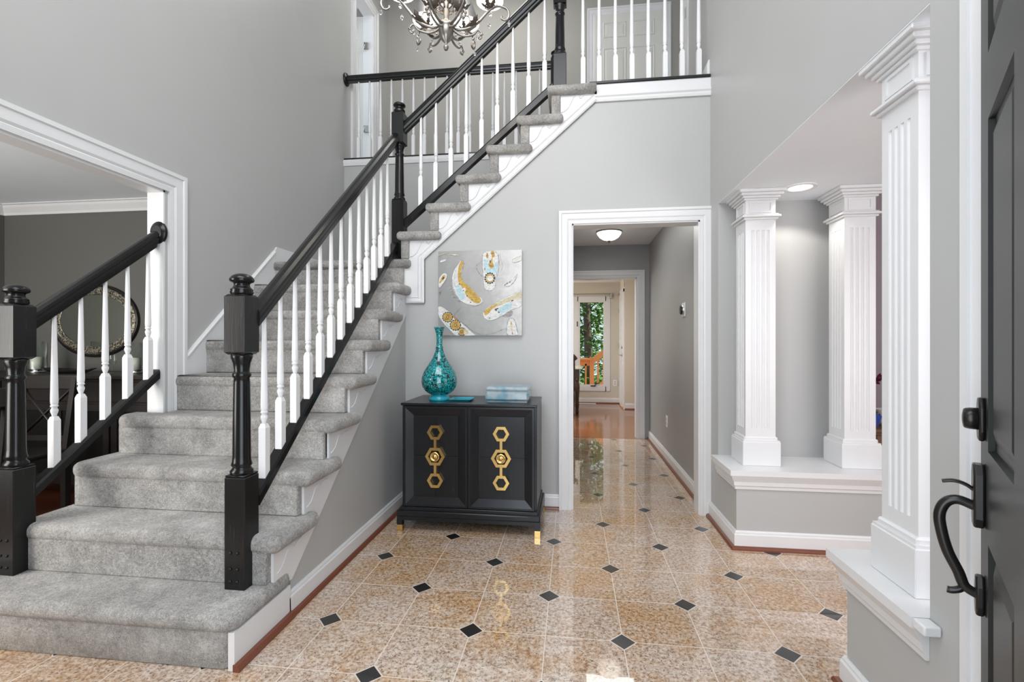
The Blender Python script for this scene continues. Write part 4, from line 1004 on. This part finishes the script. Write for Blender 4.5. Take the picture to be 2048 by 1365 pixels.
def outlet(nm, c, ax, lab):
    t = thing('power_outlet', lab, 'outlet', c, None); c = Vector(c); nrm_ = Vector(ax); sd = Vector((nrm_.y, -nrm_.x, 0))
    m = MB(); w, h = .036, .058
    m.prism([c + sd * a + Vector((0, 0, z)) for a, z in ((-w, -h), (w, -h), (w, h), (-w, h))], nrm_ * .006, .002, 2); m.build('face_plate', plastic_m, t)
    for dz in (-.022, .022):
        m = MB(); m.prism([c + nrm_ * .006 + sd * a + Vector((0, 0, z + dz)) for a, z in ((-.014, -.016), (.014, -.016), (.014, .016), (-.014, .016))], nrm_ * .002); s_ = m.build('socket', plain('socket_grey', (.5, .5, .48), .4) if 'socket_grey' not in MATS else MATS['socket_grey'], t)
outlet('o', (XR, 4.98, .40), (-1, 0, 0), 'white power outlet low on the grey hall wall')
outlet('o', (.83, 9.5, .40), (0, -1, 0), 'white power outlet on the cream wall right of the far window')
# downlight over the ledge
t = thing('recessed_downlight', 'lit round recessed downlight in the soffit between the far columns', 'downlight', (1.33, 3.0, SOF))
m = MB(); m.lathe([(.088, 0), (.086, -.005), (.066, -.007), (.062, .0)], (1.33, 3.0, SOF), 36, cap=False); m.build('trim_ring', plastic_m, t)
m = MB(); m.lathe([(.062, -.001), (.050, -.004), (.001, -.005)], (1.33, 3.0, SOF), 36, cap=False); m.build('lamp', can_m, t)
light('downlight_beam', 'SPOT', (1.33, 3.0, SOF - .02), 9, (1, .96, .9), radius=.05, target=(1.33, 3.03, 0)).data.spot_size = 2.2

# ------------------------------------------------------------------ interior doors
def panel_door(name, label, O, ax, nrm_, w, h, mat, grp=None, panels=True, th=.035):
    """O bottom corner, ax along width, nrm_ facing"""
    O, ax, nn = Vector(O), Vector(ax).normalized(), Vector(nrm_).normalized(); up = Vector((0, 0, 1))
    t = thing(name, label, 'door', O, grp)
    m = MB(); m.prism([O, O + ax * w, O + ax * w + up * h, O + up * h], -nn * th); m.build('door_slab', mat, t)
    if panels:
        for (a, b2) in ((.12, .46), (.54, .88)):
            for (c, d_) in ((.10, .38), (.47, .80), (.86, .95)):
                m = MB()
                for (ia, dd) in ((0, .003), ):
                    x0, x1, z0, z1 = a * w, b2 * w, c * h, d_ * h
                    P = lambda x, z, o: O + ax * x + up * z + nn * o
                    loops = [[P(x0 + q, z0 + q, o), P(x1 - q, z0 + q, o), P(x1 - q, z1 - q, o), P(x0 + q, z1 - q, o)] for q, o in ((0, .0005), (.008, .007), (.016, .0008), (.04, .006))]
                    for l0, l1 in zip(loops, loops[1:]):
                        for k in range(4): m.face([l0[k], l0[(k + 1) % 4], l1[(k + 1) % 4], l1[k]])
                    m.face(loops[-1])
                m.build('door_panel', mat, t)
    return t
upd = panel_door('interior_door', 'closed pale six-panel door upstairs behind the balcony balusters', (.27, 5.683, ZF2 + .005), (1, 0, 0), (0, -1, 0), .77, 1.99, iwhite_m)
lfd = panel_door('interior_door', 'white bedroom door standing open at top left behind the gallery railing', (XL - .095, 5.30, ZF2 + .01), (-1, -.10, 0), (-.1, -1, 0), .74, 1.93, iwhite_m)
for z in (3.62, 4.58):
    m = MB(); m.box((XL - .10, 5.27, z), (XL - .05, 5.286, z + .075), .001); m.tube([(XL - .095, 5.272, z), (XL - .095, 5.272, z + .078)], .007, 8); m.build('hinge', nickel_m, lfd)
# kitchen side door with glass lites
kd = thing('patio_door', 'white glazed exterior door at the far right corner of the back room', 'door', (.93, 9.1, 0))
m = MB(); m.box((.905, 8.80, .03), (.945, 9.46, 2.10), .003); m.build('door_slab', trim_m, kd)
for (z0, z1) in ((.25, .75), (.85, 1.15), (1.25, 1.50), (1.6, 1.95)):
    m = MB(); m.box((.897, 8.95, z0), (.905, 9.32, z1), .004); m.build('door_panel', trim_m, kd)
for z in (.35, 1.08, 1.75):
    m = MB(); m.box((.897, 9.44, z), (.905, 9.47, z + .09)); m.build('hinge', nickel_m, kd)
m = MB(); m.lathe([(.026, 0), (.026, .008), (.010, .012), (.010, .045)], (.905, 8.86, .96), 16, axis=(-1, 0, 0)); m.tube([(.862, 8.86, .96), (.862, 8.96, .96)], .009, 8); m.lathe([(.024, 0), (.024, .02)], (.905, 8.86, 1.10), 16, axis=(-1, 0, 0)); m.build('handle', nickel_m, kd)
b = MB(); b.box((.915, 8.72, 0), (.93, 8.80, 2.15)); b.box((.915, 9.46, 0), (.93, 9.5, 2.15)); b.box((.915, 8.72, 2.10), (.93, 9.5, 2.18)); struct('trim_17', b, trim_m)

# ------------------------------------------------------------------ far window
wx0, wx1, wz0, wz1 = .157, .611, .36, 1.975
b = MB()
b.box((.02, 9.482, wz0 - .12), (wx0 - .035, 9.5, wz1 + .11)); b.box((wx1 + .035, 9.482, wz0 - .12), (wx1 + .125, 9.5, wz1 + .11)); b.box((wx0 - .05, 9.482, wz1 + .02), (wx1 + .05, 9.5, wz1 + .11)); b.box((wx0 - .05, 9.482, wz0 - .12), (wx1 + .05, 9.5, wz0 - .03))
struct('trim_18', b, trim_m)
b = MB()
b.box((wx0 - .04, 9.49, wz0 - .04), (wx0, 9.56, wz1 + .04), .004); b.box((wx1, 9.49, wz0 - .04), (wx1 + .04, 9.56, wz1 + .04), .004); b.box((wx0, 9.49, wz1), (wx1, 9.56, wz1 + .04)); b.box((wx0, 9.49, wz0 - .04), (wx1, 9.56, wz0))
w1 = struct('window_1', b, trim_m)
m = MB(); m.box((wx0, 9.53, wz0), (wx1, 9.534, wz1)); m.build('pane', glass_m, w1)
m = MB(); m.box((.36, 9.47, wz0 - .03), (.46, 9.49, wz0 - .01)); m.tube([(.44, 9.47, wz0 - .02), (.47, 9.45, wz0 + .02), (.53, 9.45, wz0 + .04)], .007, 8); m.build('window_crank', bronze_m, w1)
m = MB(); m.box((.095, 9.478, 1.50), (.115, 9.485, 1.60)); m.build('window_latch', bronze_m, w1)
t = thing('curtain_rod', 'thin metal curtain rod above the far window', 'curtain rod', (-.5, 9.42, 2.16))
m = MB(); m.tube([(-1.6, 9.42, 2.13), (.76, 9.42, 2.13)], .008, 8); m.build('rod', nickel_m, t)
m = MB(); m.box((.745, 9.41, 2.04), (.775, 9.5, 2.15), .003); m.build('bracket', nickel_m, t)
m = MB(); m.box((.03, 9.36, 0), (.46, 9.45, .008), .002); tag(m.build('floor_register', plastic_m), 'white floor vent register below the far window', 'vent')

# table and chair at the far end
t = thing('dining_table', 'dark turned-leg table with pale top partly behind the doorway at the far end', 'table', (-.5, 8.35, 0))
m = MB(); m.box((-1.5, 7.95, .745), (.17, 8.85, .772), .008, 2); m.build('tabletop', tabletop_m, t)
m = MB(); m.box((-1.45, 8.0, .66), (.12, 8.8, .745)); m.build('apron', tablewood_m, t)
for x, y in ((.085, 8.05), (.085, 8.75), (-1.4, 8.05), (-1.4, 8.75)):
    m = MB(); m.box((x - .04, y - .04, .60), (x + .04, y + .04, .745)); m.lathe([(.022, 0), (.03, .02), (.034, .05), (.024, .075), (.030, .10), (.036, .16), (.030, .24), (.036, .34), (.044, .44), (.040, .50), (.028, .53), (.038, .56), (.038, .60)], (x, y, 0), 20); m.build('leg', tablewood_m, t)
t = thing('dining_chair', 'dark curved-back chair at the far table, just inside the doorway', 'chair', (-.12, 7.75, 0))
m = MB(); m.box((-.34, 7.55, .43), (.045, 7.95, .47), .012, 2); m.build('seat', tablewood_m, t)
for x, y in ((.02, 7.58), (-.31, 7.58), (.02, 7.92), (-.31, 7.92)):
    m = MB(); m.lathe([(.014, 0), (.02, .05), (.016, .08), (.022, .2), (.026, .35), (.02, .43)], (x, y, 0), 12); m.build('leg', tablewood_m, t)
m = MB(); m.tube(smoothpts([(.03, 7.56, .45), (.035, 7.54, .75), (.03, 7.50, .95)], 4, False), .015, 8); m.tube(smoothpts([(-.32, 7.56, .45), (-.325, 7.54, .75), (-.32, 7.50, .95)], 4, False), .015, 8)
for q in range(4): m.tube([(-.26 + q * .075, 7.56, .46), (-.26 + q * .075, 7.50, .93)], .008, 6)
m.build('backrest', tablewood_m, t)
m = MB(); m.tube(smoothpts([(-.36, 7.50, .90), (-.3, 7.49, .98), (-.14, 7.48, 1.0), (.0, 7.49, .985), (.06, 7.50, .92)], 5, False), .028, 10, flat=1.3); m.build('top_rail', tablewood_m, t)

# ------------------------------------------------------------------ outside: deck stair rail, lawn, trees
b = MB(); b.box((-25, 9.7, -2.2), (25, 45, -2.0)); struct('ground', b, grass_m)
t = thing('deck_railing', 'orange stained wooden deck railing outside the far window', 'railing', (.4, 10.6, -.3))
b = MB(); b.box((-2, 9.75, -.35), (2.2, 10.9, -.25)); b.build('deck_boards', deck_m, t)
for x, h in ((-.2, .82), (.43, .86), (.85, 1.25)):
    b = MB(); b.box((x - .045, 10.5, -.3), (x + .045, 10.59, h)); b.build('post', deck_m, t)
b = MB(); b.box((-1.2, 10.48, .80), (.45, 10.62, .84)); b.box((-1.2, 10.53, .68), (.45, 10.57, .80)); b.box((-1.2, 10.53, -.1), (.45, 10.57, .0)); b.prism([(.43, 10.49, .70), (.43, 10.49, .84), (.95, 10.49, 1.26), (.95, 10.49, 1.12)], (0, .1, 0)); b.build('top_rail', deck_m, t)
b = MB(); b.prism([(.50, 10.40, .10), (.50, 10.40, .2), (1.0, 10.40, .72), (1.0, 10.40, .62)], (0, .05, 0)); b.build('stair_rail', deck_m, t)
for q in range(9):
    b = MB(); x = -.9 + q * .15; b.box((x - .018, 10.53, -.05), (x + .018, 10.57, .72)); b.build('baluster', deck_m, t)
for q in range(4):
    b = MB(); x = .56 + q * .12; b.box((x - .018, 10.50, .15 + q * .1), (x + .018, 10.54, .85 + q * .1)); b.build('baluster', deck_m, t)
rnd = random.Random(3)
def tree(x, y, h, r, lab, mi, n=1600, tr=.14):
    t = thing('tree', lab, 'tree', (x, y, -2.0), 'trees beyond the deck')
    m = MB(); m.tube([(x, y, -2.0), (x + .05, y, 0), (x - .03, y, h * .5), (x, y, h)], tr, 10, rf=lambda q: 1.1 - .7 * q)
    for k in range(9):
        z = -.2 + rnd.random() * (h - .4); a = rnd.random() * 6.3; m.tube([(x, y, z), (x + math.cos(a) * r * .5, y + math.sin(a) * r * .5, z + .25), (x + math.cos(a) * r, y + math.sin(a) * r, z + .2)], tr * .22, 6, rf=lambda q: 1 - .7 * q)
    m.build('trunk', bark_m, t)
    m = MB()
    for k in range(n):
        a = rnd.random() * 6.283; q = rnd.random() ** .6 * r; z = -.9 + rnd.random() * (h + 1.2)
        c = Vector((x + math.cos(a) * q, y + math.sin(a) * q, z + .25 * math.sin(q * 4))); s = .035 + rnd.random() * .06
        d = Vector((rnd.uniform(-1, 1), rnd.uniform(-1, 1), rnd.uniform(-.5, .3))).normalized(); e = d.cross(Vector((rnd.uniform(-.4, .4), rnd.uniform(-.4, .4), 1))).normalized()
        m.face([c - d * s * 1.6, c + e * s * .6, c + d * s * 1.6, c - e * s * .6])
    o = m.build('foliage', leaf_m[mi], t)
TS = [(.42, 13.2, 4.5, .8, 'tree with a straight dark trunk in the middle of the far window', 0, 1700), (-.55, 14.9, 5, 1.1, 'bushy tree at the left side of the far window', 2, 3000), (1.5, 14.8, 5, 1.1, 'light green tree at the right side of the far window', 1, 3400), (.6, 17.4, 6, 1.5, 'tall tree far behind the trunk in the far window', 1, 5200), (2.5, 19.8, 6.5, 1.8, 'dark tall tree deep in the woods on the right', 1, 4200), (-1.2, 20.2, 6.5, 1.9, 'tall leafy tree deep in the woods on the left', 2, 4200)]
for x, y, h, r, lab, mi, n in TS: tree(x, y, h, r, lab, mi, n)

# ------------------------------------------------------------------ dining room contents
t = thing('mirror', 'oval mirror in a tarnished silver frame on the dark dining room wall', 'mirror', (-4.115, 3.7, 1.385))
def ovalring(prof, name, mat):
    m = MB(); n = 64; C = Vector((-4.12, 3.7, 1.385)); rings = []
    for (o, dep) in prof:
        rings.append([m.bm.verts.new(C + Vector(((.43 - o) * math.cos(2 * PI * k / n), -dep, (.318 - o) * math.sin(2 * PI * k / n)))) for k in range(n)])
    for a, b2 in zip(rings, rings[1:]):
        for k in range(n):
            f = m.bm.faces.new([a[k], a[(k + 1) % n], b2[(k + 1) % n], b2[k]]); f.smooth = True
    if name == 'mirror_glass': m.bm.faces.new(rings[-1])
    return m.build(name, mat, t)
ovalring([(.0, .0), (.0, .02), (.012, .028), (.022, .022)], 'outer_rim', bronze_m)
ovalring([(.022, .022), (.035, .034), (.06, .03), (.078, .02), (.084, .026), (.092, .018)], 'frame', ornate_m)
ovalring([(.09, .016), (.092, .016)], 'mirror_glass', mirror_m)
t = thing('sideboard', 'black sideboard under the oval mirror in the dining room', 'sideboard', (-3.9, 3.45, 0))
m = MB(); m.box((-5.0, 3.22, .915), (-2.95, 3.69, .95), .006, 2); m.build('top', dark_m, t)
m = MB(); m.box((-4.96, 3.26, .10), (-2.99, 3.68, .915)); m.build('carcass', dark_m, t)
for q in range(4):
    x0 = -4.94 + q * .485
    m = MB(); m.box((x0, 3.243, .74), (x0 + .465, 3.26, .895), .004); d_ = m.build('drawer', dark_m, t)
    m = MB(); m.lathe([(.006, 0), (.006, .012), (.013, .018), (.001, .026)], (x0 + .23, 3.243, .818), 14, axis=(0, -1, 0)); m.build('knob', steel_m, d_)
    m = MB()
    for (a, b2, c, e) in ((x0, x0 + .05, .13, .72), (x0 + .415, x0 + .465, .13, .72), (x0 + .05, x0 + .415, .13, .18), (x0 + .05, x0 + .415, .67, .72)): m.box((a, 3.243, c), (b2, 3.26, e))
    d_ = m.build('door', dark_m, t)
    m = MB(); m.box((x0 + .05, 3.252, .18), (x0 + .415, 3.256, .67)); m.build('door_panel', blackplastic_m, d_)
def hurricane(x, y, h, r, lab):
    t = thing('candle_holder', lab, 'candle holder', (x, y, .95), 'glass candle holders on the sideboard')
    m = MB(); m.lathe([(r * .9, 0), (r * .95, .008), (r * .6, .014), (r * .6, .022), (r * .95, .028), (r * .95, .034)], (x, y, .95), 24); m.build('metal_base', steel_m, t)
    m = MB(); m.lathe([(r, .034), (r, .034 + h), (r - .003, .034 + h), (r - .003, .036)], (x, y, .95), 28, cap=False); m.build('glass_cylinder', hglass_m, t)
    m = MB(); m.lathe([(r * .62, .034), (r * .62, .034 + h * .42), (.001, .034 + h * .43)], (x, y, .95), 20); m.build('candle', candle_m, t)
hurricane(-3.45, 3.42, .21, .055, 'clear glass candle holder with ivory candle, right end of the sideboard')
hurricane(-4.36, 3.42, .22, .065, 'clear glass candle holder on the left of the sideboard, beside the left newel')
t = thing('glass_goblet', 'slim stemmed glass standing between the mirror and the right candle holder', 'glass', (-3.66, 3.42, .95))
m = MB(); m.lathe([(.032, 0), (.030, .005), (.006, .010), (.005, .06), (.020, .075), (.028, .10), (.026, .145)], (-3.66, 3.42, .95), 20, cap=False); m.build('bowl', hglass_m, t)
t = thing('serving_tray', 'long dark boat-shaped tray lying on the sideboard below the mirror', 'tray', (-4.02, 3.40, .95))
m = MB(); P = [(-.26, .0), (-.16, .055), (0, .075), (.16, .055), (.26, 0), (.16, -.055), (0, -.075), (-.16, -.055)]
P = smoothpts(P, 4); n = len(P); rg = []
for (s_, z) in ((.55, 0), (.6, .001), (1.0, .028), (.97, .030), (.58, .006), (.5, .005)): rg.append([m.bm.verts.new((-4.02 + p[0] * s_, 3.38 + p[1] * s_, .95 + z + (abs(p[0]) * .05 if z > .02 else 0))) for p in P])
for a, b2 in zip(rg, rg[1:]):
    for k in range(n): m.bm.faces.new([a[k], a[(k + 1) % n], b2[(k + 1) % n], b2[k]]).smooth = True
m.bm.faces.new(rg[0]); m.bm.faces.new(rg[-1]); m.build('dish', bronze_m, t)
# dining table edge and X-back chairs
t = thing('dining_table', 'black rectangular table in the dark dining room behind the left newel', 'table', (-4.2, 2.4, 0))
m = MB(); m.box((-4.7, 1.3, .735), (-3.55, 2.46, .765), .006, 2); m.build('tabletop', dark_m, t)
for x in (-4.62, -3.63):
    for y in (1.38, 2.38):
        m = MB(); m.box((x - .035, y - .035, 0), (x + .035, y + .035, .735), .003); m.build('leg', dark_m, t)
def xchair(loc, rz, lab):
    t = thing('dining_chair', lab, 'chair', loc, 'black cross-back dining chairs')
    M = Matrix.Translation(loc) @ Matrix.Rotation(rz, 4, 'Z')
    def part(name, mb, mat=dark_m, par=t): mb.rot(M); return mb.build(name, mat, par)
    m = MB(); m.box((-.22, -.20, .445), (.22, .22, .475), .01, 2); part('seat', m)
    for x, y in ((-.19, -.17), (.19, -.17)):
        m = MB(); m.box((x - .02, y - .02, 0), (x + .02, y + .02, .445), .003); part('leg', m)
    for x in (-.19, .19):
        m = MB(); m.prism([(x - .018, .17, 0), (x + .018, .17, 0), (x + .018, .21, 0), (x - .018, .21, 0)], (0, 0, .47)); m.prism([(x - .018, .175, .46), (x + .018, .175, .46), (x + .018, .21, .46), (x - .018, .21, .46)], (0, .07, .50)); part('leg', m)
    m = MB(); m.box((-.22, .245, .87), (.22, .275, .97), .008, 2); part('top_rail', m)
    m = MB(); m.tube([(-.18, .205, .52), (.18, .245, .88)], .014, 8, flat=.5); part('cross_brace', m)
    m = MB(); m.tube([(.18, .205, .52), (-.18, .245, .88)], .014, 8, flat=.5); part('cross_brace', m)
    m = MB(); m.box((-.18, .190, .52), (.18, .215, .56), .004); part('lower_rail', m)
    return t
xchair((-3.60, 2.66, 0), PI * .02, 'black cross-back chair seen between the first balusters of the left railing')
xchair((-3.12, 1.95, 0), -PI * .5 - .15, 'black cross-back chair on the near side of the dining table, behind the left newel')

# ------------------------------------------------------------------ mauve room bits
t = thing('side_table', 'small brown wooden drawer unit in the mauve room right of the columns', 'side table', (2.3, 3.75, 0))
m = MB(); m.box((2.02, 3.55, .58), (2.9, 3.98, .605), .004); m.build('top', console_m, t)
m = MB(); m.box((2.05, 3.58, .28), (2.87, 3.96, .58)); m.build('carcass', console_m, t)
m = MB(); m.box((2.07, 3.565, .31), (2.84, 3.58, .56), .004); d_ = m.build('drawer', console_m, t)
m = MB(); m.lathe([(.006, 0), (.012, .02), (.001, .025)], (2.16, 3.565, .45), 12, axis=(0, -1, 0)); m.build('knob', bronze_m, d_)
for x in (2.08, 2.84):
    for y in (3.61, 3.93):
        m = MB(); m.box((x - .025, y - .025, 0), (x + .025, y + .025, .28)); m.build('leg', console_m, t)
t = thing('potted_orchid', 'burgundy orchid in a white pot at the edge of the mauve room', 'potted plant', (2.25, 3.68, .605))
m = MB(); m.lathe([(.055, 0), (.075, .03), (.078, .10), (.082, .115), (.076, .115), (.070, .09), (.001, .088)], (2.235, 3.72, .605), 24); m.build('pot', plastic_m, t)
P = smoothpts([(2.235, 3.72, .69), (2.26, 3.72, .80), (2.25, 3.71, .90), (2.20, 3.70, .955), (2.155, 3.69, .95)], 5, False)
m = MB(); m.tube(P, .003, 6); m.build('stem', leaf_m[0], t)
for c in ((2.155, 3.69, .952), (2.19, 3.68, .935), (2.215, 3.69, .97), (2.13, 3.69, .925)):
    m = MB()
    for k in range(5):
        a = k * 1.257 + c[0] * 9; d_ = Vector((math.cos(a), -.35, math.sin(a))).normalized(); leaf(m, Vector(c), d_, (0, -1, 0), .030, .011)
    m.build('flower', flower_m, t)
m = MB()
for k in range(4): leaf(m, (2.235, 3.72, .69), (math.cos(k * 1.6), math.sin(k * 1.6), .7), (0, 0, -.6), .12, .02)
m.build('leaves', leaf_m[0], t)
m = MB()
for (a, d_) in (((2.115, 3.66, .607), (-.35, 0, 1)), ((2.125, 3.66, .607), (.25, 0, 1)), ((2.12, 3.66, .607), (0, -.1, 1))):
    c = Vector(a); d_ = Vector(d_).normalized(); sd = Vector((1, 0, 0)); 
    m.prism([c - sd * .010, c + sd * .012, c + d_ * .07 + sd * .020, c + d_ * .09, c + d_ * .06 - sd * .014], (0, .01, 0), .002)
tag(m.build('glass_ornament', blueglass_m), 'cobalt blue glass ornament beside the white orchid pot', 'ornament')
